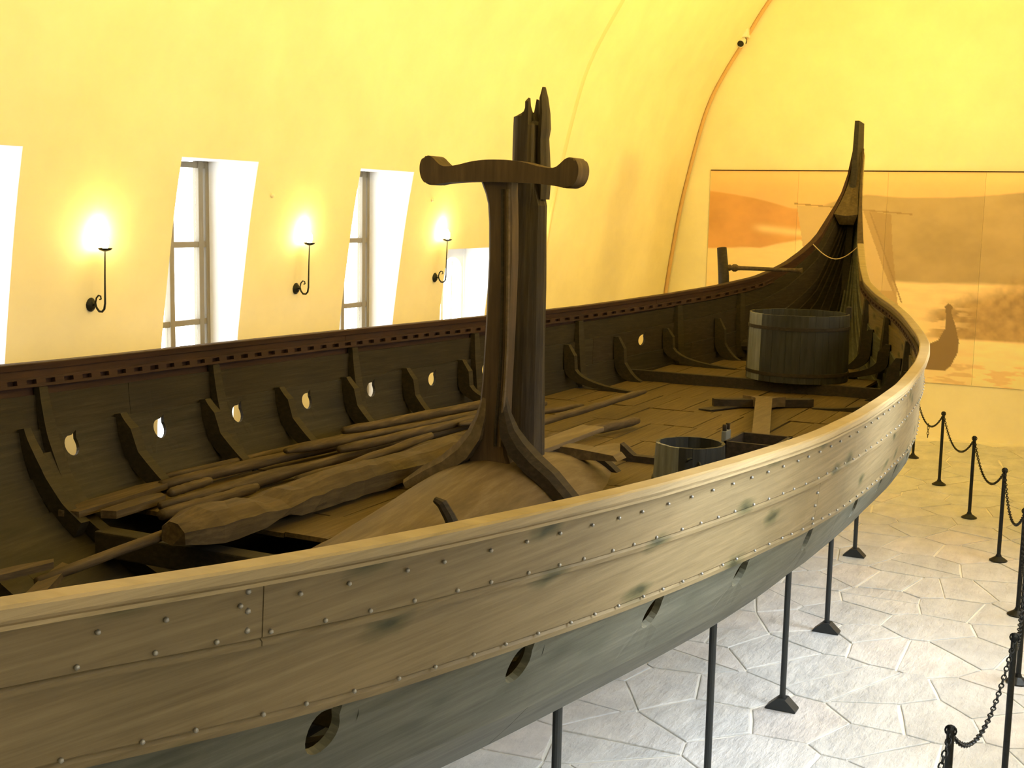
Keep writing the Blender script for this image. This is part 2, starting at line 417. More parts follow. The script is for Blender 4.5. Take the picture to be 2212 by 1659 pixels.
def gb(x): return float(np.interp(x, _X, T_B))
def gz(x): return float(np.interp(x, _X, T_Z))
def kz(x): return float(np.interp(x, _X, T_K))
def half(x, s):
    """half-breadth of the hull at station x and relative depth s (0 gunwale, 1 keel)"""
    k = float(np.interp(x, _X, T_F)); t = min(1, max(0, (s-.45)/.4)); t = t*t*(3-2*t)
    so = float(np.interp(s, _sT, T_SO))*(k+(1-k)*t)
    return gb(x)*(1-min(so, .985))
def hp(x, d, side, off=0.0):
    """point on the hull at depth d (m) below the gunwale; side -1 = port (near), +1 = starboard; off > 0 outwards"""
    D = gz(x)-kz(x); s = d/D
    y, z = half(x, s), gz(x)-d
    if off:
        e = .02; y1, y0 = half(x, min(1, s+e)), half(x, max(0, s-e)); dz = D*(min(1, s+e)-max(0, s-e))
        ny, nz = dz, -(y0-y1); L = math.hypot(ny, nz); y += off*ny/L; z += off*nz/L
    return Vector((x, YC+side*max(y, .0), z))
def hull_depth_at(x, z): return gz(x)-z
def inner_half(x, z):
    D = gz(x)-kz(x); return half(x, (gz(x)-z)/D)

ship = empty('viking_ship', (7.4, YC, 0), 'long clinker-built wooden ship with pale upper planks and dark lower hull', 'ship')
L1 = ([-4.7, 0, 2, 3, 4, 5, 7, 9, 11, 13, 15, 17, 18.4, 19.4], [.08, .185, .205, .23, .25, .262, .28, .32, .36, .36, .31, .25, .2, .1])
L2 = ([-4.7, 0, 2, 3, 4, 5, 6, 7, 8, 9, 10.2, 11, 13, 15, 17, 18.4, 19.4], [.16, .38, .42, .47, .49, .51, .52, .565, .615, .65, .72, .75, .70, .58, .48, .4, .2])
L2S = ([-4.7, 0, 2, 4, 6, 11, 13, 15, 17, 18.4, 19.4], [.16, .38, .42, .47, .49, .49, .46, .43, .40, .36, .2])
NSTR = 9
def bounds(x, side):
    D = gz(x)-kz(x)
    l2 = float(np.interp(x, *(L2 if side < 0 else L2S))); l1 = float(np.interp(x, *L1)) if side < 0 else l2*.54
    l2 = min(l2, D*.42); l1 = min(l1, D*.22)
    l3 = min(l2+.30, D*.58)
    rest = [l3+(D-.06-l3)*k/(NSTR-3) for k in range(NSTR-2)]
    return [0.02, l1, l2]+rest                # NSTR+1 values
HOLES_P = [.9, 1.85, 2.81, 3.78, 4.77, 5.68, 6.74, 8.0, 9.0, 9.95, 10.9, 11.9, 12.9, 13.9]
HOLES_S = [.8, 1.7, 2.62, 3.54, 4.46, 5.4, 6.32, 7.22, 8.12, 9.03, 9.97, 10.96, 11.88, 12.82, 14.69]
def hole_outline(side):
    r = .066; pts = []
    for k in range(20):
        a = 2*PI*k/20; pts.append([r*math.cos(a), r*math.sin(a)])
    # the little slot towards the upper aft corner that lets the oar blade through
    for k, e in ((2, 1.05), (3, 1.75), (4, 1.05)):
        a = 2*PI*k/20; pts[k] = [r*e*math.cos(a), r*e*math.sin(a)]
    return pts                                 # (dx aft, dz up)
def plank(j, side, xa, xb, mat, holes=()):
    bm = bmesh.new(); TH = .028
    def P(x, t, inner):
        b = bounds(x, side); d0 = b[j]-(.05 if j else .0); d1 = b[j+1]
        d = d0+(d1-d0)*t; off = (.004+.028*t if j else .014+.02*t)-(.007 if abs(t-.91) < .01 else 0)
        return hp(x, d, side, off-(TH if inner else 0))
    hs = [h for h in holes if xa+.2 < h < xb-.2]
    xs = sorted({xa, xb, *[float(x) for x in np.arange(math.ceil(xa/.2)*.2, xb, .2) if x-xa > .05 and xb-x > .05 and not any(abs(x-h) < .2 for h in hs)],
                 *[h+s*.14 for h in hs for s in (-1, 1)]})
    ts = [0, .33, .67, .88, .91, .94, 1.0] if j < 2 and side < 0 else [0, .33, .67, 1.0]
    vd = {}
    def V(x, t, inner):
        k = (round(x, 4), round(t, 4), inner)
        if k not in vd:
            i = max(0, min(len(ts)-2, int(np.searchsorted(ts, t, 'right'))-1))
            if any(abs(x-q) < 1e-6 for q in xs) and hs:
                f = (t-ts[i])/(ts[i+1]-ts[i]); vd[k] = bm.verts.new(P(x, ts[i], inner).lerp(P(x, ts[i+1], inner), f))
            else: vd[k] = bm.verts.new(P(x, t, inner))
        return vd[k]
    for x0, x1 in zip(xs, xs[1:]):
        h = next((h for h in hs if x0 < h < x1), None)
        if h is None:
            for t0, t1 in zip(ts, ts[1:]):
                for inn in (0, 1):
                    f = bm.faces.new((V(x0, t0, inn), V(x1, t0, inn), V(x1, t1, inn), V(x0, t1, inn)))
        else:
            b = bounds(h, side); d0, d1 = b[j]-.05, b[j+1]; W_ = d1-d0
            tc = (b[j]+.085-d0)/W_
            hole = [(h+dx, tc-dz/W_) for dx, dz in hole_outline(side)]
            rect = []
            for (hx, ht) in hole:
                ux, ut = hx-h, (ht-tc); k = 9
                if ux > 1e-9: k = min(k, (x1-h)/ux)
                if ux < -1e-9: k = min(k, (x0-h)/ux)
                if ut > 1e-9: k = min(k, (1-tc)/ut)
                if ut < -1e-9: k = min(k, (0-tc)/ut)
                rect.append((h+ux*k, tc+ut*k))
            corners = [(x0, 0), (x1, 0), (x1, 1), (x0, 1)]
            n = len(hole)
            for inn in (0, 1):
                for k in range(n):
                    a, c = rect[k], rect[(k+1) % n]
                    mids = [q for q in corners if (abs(a[0]-q[0]) < 1e-6 or abs(a[1]-q[1]) < 1e-6) and (abs(c[0]-q[0]) < 1e-6 or abs(c[1]-q[1]) < 1e-6)
                            and not (abs(a[0]-c[0]) < 1e-6 or abs(a[1]-c[1]) < 1e-6)]
                    loop = [V(*hole[k], inn), V(*a, inn)]+[V(*q, inn) for q in mids]+[V(*c, inn), V(*hole[(k+1) % n], inn)]
                    ll = []
                    for v in loop:
                        if v not in ll: ll.append(v)
                    bm.faces.new(ll)
            for k in range(n):
                bm.faces.new((V(*hole[k], 0), V(*hole[(k+1) % n], 0), V(*hole[(k+1) % n], 1), V(*hole[k], 1)))
    for x0, x1 in zip(xs, xs[1:]):
        for t in (0, 1.0): 
            try: bm.faces.new((V(x0, t, 0), V(x1, t, 0), V(x1, t, 1), V(x0, t, 1)))
            except ValueError: pass
    for x in (xs[0], xs[-1]):
        for t0, t1 in zip(ts, ts[1:]): bm.faces.new((V(x, t0, 0), V(x, t1, 0), V(x, t1, 1), V(x, t0, 1)))
    return link('hull_plank', from_bm(bm, 'hull_plank'), mat, ship)
XB, XS = -4.6, 19.42
JOINTS = [[2.48, 9.3, 14.6], [-.4, 6.6, 12.4], [1.2, 7.45, 13.4], [4.1, 10.2, 15.2], [1.5, 8.4, 14.1], [4.9, 11.2], [2.3, 9.0, 15.0], [5.5, 12.0], [3.0, 10.0]]
for side in (-1, 1):
    for j in range(NSTR):
        cuts = [XB]+[c+(0 if side < 0 else .37) for c in JOINTS[j]]+[XS]
        for a, b in zip(cuts, cuts[1:]):
            mat = M['pine'] if (side < 0 and j < 2) else (M['oak_grey'] if side < 0 else M['oak_dark'])
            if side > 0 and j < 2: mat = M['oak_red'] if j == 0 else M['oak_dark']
            elif side > 0: mat = M['oak_mid'] if a < 12.5 else M['oak_black']  # after planks take black oak to paint in the shade inside the stern
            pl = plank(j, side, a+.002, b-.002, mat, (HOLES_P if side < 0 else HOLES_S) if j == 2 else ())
            if side < 0 and j < 2: pl['label'] = 'pale pine replacement plank of the upper port side'
# gunwale rails: rounded capping with two mouldings
def rail(side, mat, xa, xb):
    bm = bmesh.new(); prof = [(a+.015, c*.6-.004) for a, c in [(-.045, -.07), (-.05, -.005), (-.042, .004), (.030, .004), (.040, -.006), (.042, -.045), (.030, -.050), (.030, -.062), (.036, -.066), (.036, -.082), (.024, -.088), (0.0, -.088)]]
    xs = np.linspace(xa, xb, max(6, int((xb-xa)/.16))); rings = []
    for x in xs:
        x = float(x); w = min(1, gb(x)/.3) if gb(x) < .3 else 1; w = max(w, .35)
        rings.append([bm.verts.new((x, YC+side*max(gb(x)+a*w, .004), gz(x)+c)) for a, c in prof])
    n = len(prof)
    for A, B in zip(rings, rings[1:]):
        for k in range(n): bm.faces.new((A[k], A[(k+1) % n], B[(k+1) % n], B[k]))
    bm.faces.new(rings[0]); bm.faces.new(rings[-1])
    return link('gunwale_rail', from_bm(bm, 'gunwale_rail'), mat, ship)
rail(-1, M['crutch_wood'], 18.25, XS); rail(-1, M['pine_rail'], XB, 18.25)['label'] = 'pale planed capping rail of the port side'
rail(1, M['oak_red'], XB, XS)
# keel with the curved stem and stern posts
def ribbon(name, pts, w, depth, mat):
    bm = bmesh.new(); rings = []
    for i, p in enumerate(pts):
        p = Vector(p); d = Vector(pts[min(i+1, len(pts)-1)])-Vector(pts[max(i-1, 0)]); d.normalize(); nrm = Vector((d.z, 0, -d.x))
        dp = depth[i] if hasattr(depth, '__len__') else depth; ww = w[i] if hasattr(w, '__len__') else w
        q = p+nrm*dp
        rings.append([bm.verts.new((p.x, YC-ww, p.z)), bm.verts.new((p.x, YC+ww, p.z)), bm.verts.new((q.x, YC+ww*.7, q.z)), bm.verts.new((q.x, YC-ww*.7, q.z))])
    for A, B in zip(rings, rings[1:]):
        for k in range(4): bm.faces.new((A[k], A[(k+1) % 4], B[(k+1) % 4], B[k]))
    bm.faces.new(rings[0]); bm.faces.new(rings[-1])
    return link(name, from_bm(bm, name), mat, ship)
ribbon('keel', [(x, YC, .86) for x in np.linspace(.5, 14, 12)], .07, .28, M['oak_grey'])
sp = [(14, .86), (15.5, .98), (16.5, 1.16), (17.5, 1.48), (18.3, 1.92), (18.8, 2.5), (19.02, 3.1), (19.13, 3.7), (19.17, 4.3), (19.18, 4.8), (19.2, 5.25)]
ribbon('stern_post', [(x, YC, z) for x, z in sp], [.07, .07, .065, .06, .06, .06, .05, .045, .042, .036, .030], [.28, .28, .28, .30, .36, .44, .52, .55, .53, .49, .42], M['oak_dark'])
bp = [(.5, .86), (-1, .96), (-2.5, 1.28), (-3.5, 1.9), (-4.15, 2.7), (-4.5, 3.5), (-4.65, 4.3), (-4.7, 5.2)]
ribbon('stem_post', [(x, YC, z) for x, z in bp[::-1]], .06, .26, M['oak_black'])
# solid wooden breast of the stern, filling the narrow angle between the two rails
bm = bmesh.new(); R_ = []
for x in np.linspace(18.78, 19.40, 14):
    x = float(x); b = max(gb(x)-.03, .012); z = gz(x)
    R_.append([bm.verts.new((x, YC-b, z-.01)), bm.verts.new((x, YC, z-.035)), bm.verts.new((x, YC+b, z-.01)), bm.verts.new((x+.10, YC+b*.6, z-.16)), bm.verts.new((x+.10, YC-b*.6, z-.16))])
for A, B in zip(R_, R_[1:]):
    for k in range(5): bm.faces.new((A[k], A[(k+1) % 5], B[(k+1) % 5], B[k]))
bm.faces.new(R_[0]); bm.faces.new(R_[-1])
link('stern_block', from_bm(bm, 'stern_block'), M['spar_wood'], ship)
# iron clench nails: small heads along the laps of the upper strakes (too small to pick apart)
bm = bmesh.new()
for j in (0, 1, 2):
    for x in np.arange(-1, 17.5, .185 if j else .2):
        x = float(x)+random.uniform(-.02, .02); b = bounds(x, -1)
        d = .10 if j == 0 else b[j]-.035
        p = hp(x, d, -1, .034 if j else .028)
        bmesh.ops.create_icosphere(bm, subdivisions=1, radius=.0075, matrix=Matrix.Translation(p))
for xj, j in ((2.48, 0), (6.6, 1)):
    for t in (.25, .5, .75):
        for dx in (-.05,):
            b = bounds(xj, -1); p = hp(xj+dx, b[j]+(b[j+1]-b[j])*t, -1, .014+.02*t); bmesh.ops.create_icosphere(bm, subdivisions=1, radius=.009, matrix=Matrix.Translation(p))
tag(link('clench_nails', from_bm(bm, 'clench_nails'), M['nail'], ship, smooth=True), kind='stuff')
# shield batten with its row of slots inside the gunwale: lower strip, upper strip and the small blocks between
for side in (-1, 1):
    bm = bmesh.new()
    def strip(d0, d1, xa, xb, o0=-.02, o1=-.05, n=None):
        xs = np.linspace(xa, xb, n or max(2, int((xb-xa)/.3))); R_ = []
        for x in xs:
            x = float(x)
            R_.append([bm.verts.new(hp(x, d, side, o)) for d, o in ((d0, o0), (d1, o0), (d1, o1), (d0, o1))])
        for A, B in zip(R_, R_[1:]):
            for k in range(4): bm.faces.new((A[k], A[(k+1) % 4], B[(k+1) % 4], B[k]))
        bm.faces.new(R_[0]); bm.faces.new(R_[-1])
    strip(.098, .112, 1.5, 17.2); strip(.142, .160, 1.5, 17.2)
    x = 1.6
    while x < 17.0:
        strip(.112, .142, x, x+.085, n=2); x += .172
    link('shield_batten', from_bm(bm, 'shield_batten'), M['oak_red'], ship)
# frames, knees and top ribs
ZD, ZA, XSTEP = 1.88, 2.0, 14.35
ST = [5.9+.92*k for k in range(12)]            # beam stations
def rib(name, x, side, d0, d1, w, dep, mat, taper=.5):
    bm = bmesh.new(); n = 16; R_ = []
    for i in range(n+1):
        t = i/n; d = d0+(d1-d0)*t; dd = dep*(taper+(1-taper)*min(1, t*2.2)); ww = w*(.75+.25*min(1, t*3))/2
        R_.append([bm.verts.new(hp(x+sx*ww, d, side, o)) for sx, o in ((-1, -.015), (1, -.015), (1, -.015-dd), (-1, -.015-dd))])
    for A, B in zip(R_, R_[1:]):
        for k in range(4): bm.faces.new((A[k], A[(k+1) % 4], B[(k+1) % 4], B[k]))
    bm.faces.new(R_[0]); bm.faces.new(R_[-1])
    es = [e for e in bm.edges if len(e.link_faces) == 2 and e.calc_face_angle(0) > .9]
    bmesh.ops.bevel(bm, geom=es, offset=.012, segments=1, affect='EDGES')
    return link(name, from_bm(bm, name), mat, ship)
def knee(x, side, d0, w, dep, mat, toe=.75):
    bm = bmesh.new(); z = ZA if x > XSTEP else ZD; D1 = gz(x)-z-.20; hull = [hp(x, d0+(D1-d0)*i/9, side, -.015) for i in range(10)]
    inn = [hp(x, d0+(D1-d0)*i/9, side, -.015-dep*(.45+.55*min(1, i/4))) for i in range(10)]
    c = hp(x, gz(x)-z+.0, side, -.02); e = Vector((x, c.y-side*toe, z))
    a, a2 = hull[-1], inn[-1]; ci = Vector((x, c.y-side*.20, z+.045))
    for i in range(1, 9):
        t = i/8; hull.append(a*(1-t)**2+c*2*t*(1-t)+e*t*t+Vector((0, 0, -.02*t))); q = e+Vector((0, 0, .012)); inn.append(a2*(1-t)**2+ci*2*t*(1-t)+q*t*t)
    R_ = []
    for i, (h, n_) in enumerate(zip(hull, inn)):
        ww = w*(.75+.25*min(1, i/4))/2
        R_.append([bm.verts.new(q+Vector((sx*ww, 0, 0))) for q, sx in ((h, -1), (h, 1), (n_, 1), (n_, -1))])
    for A, B in zip(R_, R_[1:]):
        for k in range(4): bm.faces.new((A[k], A[(k+1) % 4], B[(k+1) % 4], B[k]))
    bm.faces.new(R_[0]); bm.faces.new(R_[-1])
    return link('knee', from_bm(bm, 'knee'), mat, ship)
def deck_z(x): return ZA if x > XSTEP else ZD
for side in (-1, 1):
    for k, x in enumerate(ST):
        if x > 17: continue
        knee(x, side, .42 if side > 0 else .45, .085, .13, M['oak_dark'], .3 if (k % 2 or x < 11) else .9) if x > 6 else rib('knee', x, side, .42, gz(x)-ZD+.12, .085, .12, M['oak_dark'])
    for x in (6.05, 7.84, 9.66, 11.6, 13.42, 15.26, 16.4):
        rib('top_rib', x+.06, side, .165, gz(x)-deck_z(x)+.02, .10, .065, M['oak_dark'], .8)
    for x in (2.2, 3.14, 4.06, 4.98, 6.05):
        if x < 6: rib('frame', x, side, .2 if x in (2.2, 4.06) else .44, gz(x)-kz(x)-.1, .1, .1, M['oak_dark'])
        else: rib('frame', x-.02, side, .6, gz(x)-kz(x)-.1, .1, .1, M['oak_dark'])
# cross beams and loose deck boards
for x in [4.06, 4.98]+ST:
    if x > 17.3: continue
    z = deck_z(x+.1)-.03 if x > 5.5 else 1.55
    w = inner_half(x, z-.19)-.03
    bm = bmesh.new(); add_box(bm, (x-.07, YC-w, z-.16), (x+.07, YC+w, z), bev=.012); link('cross_beam', from_bm(bm, 'cross_beam'), M['oak_dark'], ship)
bm = bmesh.new(); add_box(bm, (XSTEP-.05, YC-inner_half(XSTEP, 1.9)+.08, ZD-.04), (XSTEP+.03, YC+inner_half(XSTEP, 1.9)-.08, ZA+.004), bev=.006); link('deck_step', from_bm(bm, 'deck_step'), M['oak_black'], ship)
bm = bmesh.new(); add_box(bm, (-.5, -.5, -.5), (.5, .5, .5)); board_me = from_bm(bm, 'deck_board'); board_me.materials.append(M['deck'])
edges_x = [6.3]+[x for x in ST if x > 6.4 and x < XSTEP-.3]+[XSTEP-.05]
edges_a = [XSTEP+.03, 15.1, 16.02, 16.9]
for E_, z in ((edges_x, ZD), (edges_a, ZA)):
    for xa, xb in zip(E_, E_[1:]):
        w = min(inner_half(xa, z), inner_half(xb, z))-.10
        ys = [-w]
        while ys[-1] < w-.16: ys.append(min(w, ys[-1]+random.uniform(.19, .33)))
        ys[-1] = w
        for a, b in zip(ys, ys[1:]):
            if z == ZD and xb < 7.6 and a > .85 and random.random() < .0: continue
            o = bpy.data.objects.new('deck_board', board_me); COL.objects.link(o); o.parent = ship
            sx = xb-xa-.012; h = random.uniform(.028, .036)
            o.scale = (sx, b-a-random.uniform(.006, .014), .03)
            o.location = ((xa+xb)/2-7.4, (a+b)/2, z-.015+random.uniform(-.004, .006))
            o.rotation_euler = (random.uniform(-.008, .008), random.uniform(-.003, .003), random.uniform(-.004, .004))
# mast partner: a big fish-shaped block with a rounded back
bm = bmesh.new()
fx = [5.0, 5.6, 6.3, 7.0, 7.5, 7.9, 8.3, 8.7, 9.1, 9.5, 9.9, 10.2]
fw = [.26, .40, .50, .58, .66, .70, .68, .60, .48, .38, .30, .22]
fz = [1.90, 1.91, 1.95, 2.05, 2.12, 2.16, 2.15, 2.08, 2.00, 1.95, 1.92, 1.90]
X_ = np.linspace(5.0, 10.2, 40); R_ = []
for x in X_:
    w, zt = np.interp(x, fx, fw), np.interp(x, fx, fz)
    ring = []
    for k in range(19):
        t = -1+2*k/18; ring.append(bm.verts.new((float(x), YC+w*t, 1.78+(zt-1.78)*(1-abs(t)**2.3))))
    R_.append(ring)
for A, B in zip(R_, R_[1:]):
    for k in range(18): bm.faces.new((A[k], A[k+1], B[k+1], B[k]))
    bm.faces.new((A[0], B[0], B[-1], A[-1]))
bm.faces.new(R_[0]); bm.faces.new(R_[-1])
partner = link('mast_partner', from_bm(bm, 'mast_partner'), M['partner'], ship, smooth=True)
partner['label'] = 'massive oak mast partner with a rounded back like a fish'
def saddle(name, x, y0, y1, w, h, mat, parent, lift=.0, z_end=None):
    """a curved band lying over the partner's back in the plane x"""
    bm = bmesh.new(); R_ = []; n = 14
    wf, zt = float(np.interp(x, fx, fw)), float(np.interp(x, fx, fz))
    for i in range(n+1):
        y = y0+(y1-y0)*i/n; t = min(1, abs(y-YC)/wf); z = 1.78+(zt-1.78)*(1-t**2.3)+lift
        R_.append([bm.verts.new((x-w/2, y, z-.06)), bm.verts.new((x+w/2, y, z-.06)), bm.verts.new((x+w/2, y, z+h)), bm.verts.new((x-w/2, y, z+h))])
    for A, B in zip(R_, R_[1:]):
        for k in range(4): bm.faces.new((A[k], A[(k+1) % 4], B[(k+1) % 4], B[k]))
    bm.faces.new(R_[0]); bm.faces.new(R_[-1])
    return link(name, from_bm(bm, name), mat, parent)
saddle('saddle_rib', 9.15, 4.1, 3.5, .09, .05, M['oak_black'], partner)
bm = bmesh.new(); sweep(bm, [(6.6, 3.77, 2.14), (6.6, 3.72, 2.12), (6.6, 3.67, 2.05), (6.6, 3.61, 1.94), (6.6, 3.52, 1.84)], [.02, .034, .038, .042, .045], 8); link('saddle_rib', from_bm(bm, 'saddle_rib'), M['oak_black'], partner)
saddle('saddle_rib', 9.62, 3.75, 3.2, .08, .10, M['oak_black'], partner, .05)
bm = bmesh.new(); prism(bm, [(4.6, 1.97), (4.4, 2.07), (4.1, 2.115), (3.8, 2.115), (3.47, 2.09), (3.43, 2.05), (3.9, 2.02)], lambda u, v, t: (t, u, v), 8.72, 8.9)
link('cross_piece', from_bm(bm, 'cross_piece'), M['partner'], partner)
# supporting plug plank behind the mast
bm = bmesh.new(); add_box(bm, (8.42, 3.9, 2.1), (9.6, 4.1, 2.14), bev=.01); link('slot_plug', from_bm(bm, 'slot_plug'), M['partner'], partner)

# ------------------------------------------------------------------ mast
MX, MY = 8.27, 3.98
mast = empty('mast', (MX, MY, 2.1), 'thick dark broken mast stump with splintered top, amidships', 'mast')
bm = bmesh.new(); n = 28; R_ = []
zl = list(np.linspace(2.06, 4.2, 16))+[4.3, 4.4, 4.47, 4.53, 4.58, 4.63, 4.68]
topz = []
for k in range(n):
    a = 2*PI*k/n; yy = math.sin(a)                     # +1 = away to starboard (left in the photo)
    if yy > .15: tz = 4.55+.02*math.sin(5*a)
    elif yy > -.35: tz = 4.62+.06*(1-abs(yy+.1)/.3)
    else: tz = 4.50
    topz.append(min(4.68, tz))
rad = [1+.05*math.sin(3*2*PI*k/n+1)+rng.uniform(-.05, .03) for k in range(n)]
for z in zl:
    ring = []
    r0 = float(np.interp(z, [2.0, 2.4, 3.5, 4.7], [.158, .142, .130, .122]))
    for k in range(n):
        a = 2*PI*k/n; r = r0*rad[k]*(1+.02*math.sin(z*7+k)); x, y = r*math.cos(a), r*math.sin(a)
        zz = min(z, topz[k])
        if z > 4.02: y = max(y, -.062-.02*max(0, (4.3-z)))
        if z > topz[k]: x *= .55; y = y*.6-.0
        ring.append(bm.verts.new((MX+x, MY+y, zz)))
    R_.append(ring)
for A, B in zip(R_, R_[1:]):
    for k in range(n): bm.faces.new((A[k], A[(k+1) % n], B[(k+1) % n], B[k]))
bm.faces.new(R_[0]); bm.faces.new(R_[-1])
link('mast_trunk', from_bm(bm, 'mast_trunk'), M['mast_wood'], mast)
bm = bmesh.new(); zz = [3.96, 4.1, 4.25, 4.38, 4.45, 4.55, 4.66, 4.735]
rr = [.036, .04, .038, .034, .038, .033, .026, .010]
sweep(bm, [(MX+.0, MY-.105-.006*math.sin(i*1.7)+.012*(i/7), z) for i, z in enumerate(zz)], rr, 7, flat=2.0)
link('splinter', from_bm(bm, 'splinter'), M['mast_wood'], mast)
# ------------------------------------------------------------------ standing spar crutch on the mast partner
CX = 7.85
crutch = empty('spar_crutch', (CX, 3.98, 2.15), 'tall T-shaped wooden crutch with carved crossbar, standing against the mast', 'spar crutch')
def post(bm, prof, x, depth):
    R_ = []
    for z, y0, y1 in prof:
        b = min(.02, (y1-y0)*.2)
        R_.append([bm.verts.new((xx, yy, z)) for xx, yy in ((x-depth+.02, y0), (x-depth, y0+b), (x-depth, y1-b), (x-depth+.02, y1), (x+depth, y1), (x+depth, y0))])
    for A, B in zip(R_, R_[1:]):
        for k in range(6): bm.faces.new((A[k], A[(k+1) % 6], B[(k+1) % 6], B[k]))
    bm.faces.new(R_[0]); bm.faces.new(R_[-1])
bm = bmesh.new()
post(bm, [(2.12, 3.86, 4.20), (2.2, 3.89, 4.165), (2.3, 3.905, 4.14), (2.45, 3.915, 4.12), (2.7, 3.91, 4.095), (3.1, 3.895, 4.075), (3.55, 3.885, 4.06), (3.8, 3.89, 4.065), (3.92, 3.895, 4.075), (3.99, 3.90, 4.095), (4.07, 3.90, 4.13)], CX, .06)
link('post', from_bm(bm, 'post'), M['crutch_wood'], crutch)
for dy, w in ((.055, .014), (.012, .014)):
    bm = bmesh.new()
    sweep(bm, [(CX-.06, 3.90+dy+.0+.02*math.exp(-((z-2.3)/.35)**2)-.012*math.sin((z-2.3)/1.7*PI), z) for z in np.linspace(2.26, 4.02, 16)], w, 6)
    link('moulding', from_bm(bm, 'moulding'), M['partner'] if dy < .03 else M['oak_dark'], crutch)
ol = [(0, .215), (.1, .213), (.2, .20), (.3, .175), (.38, .163), (.43, .168), (.465, .195), (.50, .228), (.54, .238), (.575, .222), (.597, .18), (.597, .12), (.575, .065), (.525, .03), (.45, .048), (.3, .062), (.15, .066), (0, .066)]
outline = [(3.975-u, 4.0+v) for u, v in ol]+[(3.975+u, 4.0+v) for u, v in ol[-2:0:-1]]
for _ in range(2):
    outline = [q for a_, b_ in zip(outline, outline[1:]+outline[:1]) for q in ((a_[0]*.75+b_[0]*.25, a_[1]*.75+b_[1]*.25), (a_[0]*.25+b_[0]*.75, a_[1]*.25+b_[1]*.75))]
bm = bmesh.new(); prism(bm, outline, lambda u, v, t: (t, u, v), CX-.12, CX+.06)
bmesh.ops.bevel(bm, geom=[e for e in bm.edges if abs(e.verts[0].co.x-e.verts[1].co.x) < 1e-6], offset=.022, segments=3, affect='EDGES', profile=.6, clamp_overlap=True)
bmesh.ops.rotate(bm, verts=bm.verts, cent=(CX, 3.975, 4.1), matrix=Matrix.Rotation(math.radians(.6), 3, 'X'))
link('crossbar', from_bm(bm, 'crossbar'), M['crutch_wood'], crutch)
def foot(pts, wx, th, mat):
    """root-like foot: a flat curved timber, wx wide along the ship and th thick, growing out of the post"""
    bm = bmesh.new(); R_ = []
    for i, p in enumerate(pts):
        p = Vector(p); d = (Vector(pts[min(i+1, len(pts)-1)])-Vector(pts[max(i-1, 0)])).normalized(); n_ = Vector((1, 0, 0)).cross(d)
        if n_.z < 0: n_ = -n_
        a, t = wx[i]/2, th[i]/2
        R_.append([bm.verts.new(p+Vector((x, 0, 0))*a+n_*q*t) for x, q in ((-1, -1), (-1.02, .3), (-.62, 1), (.62, 1), (1.02, .3), (1, -1))])
    for A, B in zip(R_, R_[1:]):
        for k in range(6): bm.faces.new((A[k], A[(k+1) % 6], B[(k+1) % 6], B[k]))
    bm.faces.new(R_[0]); bm.faces.new(R_[-1])
    link('foot', from_bm(bm, 'foot'), mat, crutch)
foot([(CX-.03, 4.07, 2.62), (CX-.035, 4.09, 2.46), (CX-.04, 4.13, 2.33), (CX-.06, 4.21, 2.21), (CX-.08, 4.33, 2.11), (CX-.12, 4.46, 2.04), (CX-.18, 4.60, 1.95)], [.05, .09, .13, .16, .17, .16, .13], [.03, .08, .12, .14, .13, .11, .07], M['partner'])
foot([(CX-.03, 3.94, 2.64), (CX-.035, 3.91, 2.48), (CX-.04, 3.87, 2.36), (CX-.05, 3.79, 2.26), (CX-.06, 3.68, 2.17), (CX-.07, 3.54, 2.08), (CX-.08, 3.38, 1.93)], [.04, .08, .12, .15, .16, .16, .15], [.03, .07, .11, .13, .13, .12, .12], M['oak_black'])
# ------------------------------------------------------------------ second crutch, lying on the deck
lay = empty('spar_crutch', (13.0, 3.5, ZD), 'T-shaped wooden crutch lying flat on the deck boards before the large tub', 'spar crutch')
bm = bmesh.new()
a, b = Vector((12.78, 3.98, 0)), Vector((13.36, 3.08, 0)); dv = (b-a).normalized(); nv = Vector((-dv.y, dv.x, 0)); mid = (a+b)/2; hl = (b-a).length/2
ol2 = [(-1, -.03), (-1, .05), (-.85, .06), (-.3, .07), (0, .08), (.3, .07), (.85, .06), (1, .05), (1, -.03), (.85, -.06), (.2, -.075), (-.2, -.075), (-.85, -.06)]
prism(bm, [(u*hl, v) for u, v in ol2], lambda u, v, t: tuple(mid+dv*u+nv*v+Vector((0, 0, t))), ZD+.01, ZD+.09)
link('crossbar', from_bm(bm, 'crossbar'), M['oak_black'], lay)  # black oak paints in the shaded front face of the crossbar
bm = bmesh.new(); st0 = mid-nv*.02; st1 = Vector((10.7, 2.9, 0)); dv2 = (st1-st0); Ls = dv2.length; dv2.normalize(); nv2 = Vector((-dv2.y, dv2.x, 0))
prism(bm, [(0, -.22), (.05, -.13), (.14, -.085), (Ls, -.075), (Ls, .075), (.14, .085), (.05, .13), (0, .22)], lambda u, v, t: tuple(st0+dv2*u+nv2*v+Vector((0, 0, t))), ZD+.02, ZD+.12)
link('post', from_bm(bm, 'post'), M['partner'], lay)
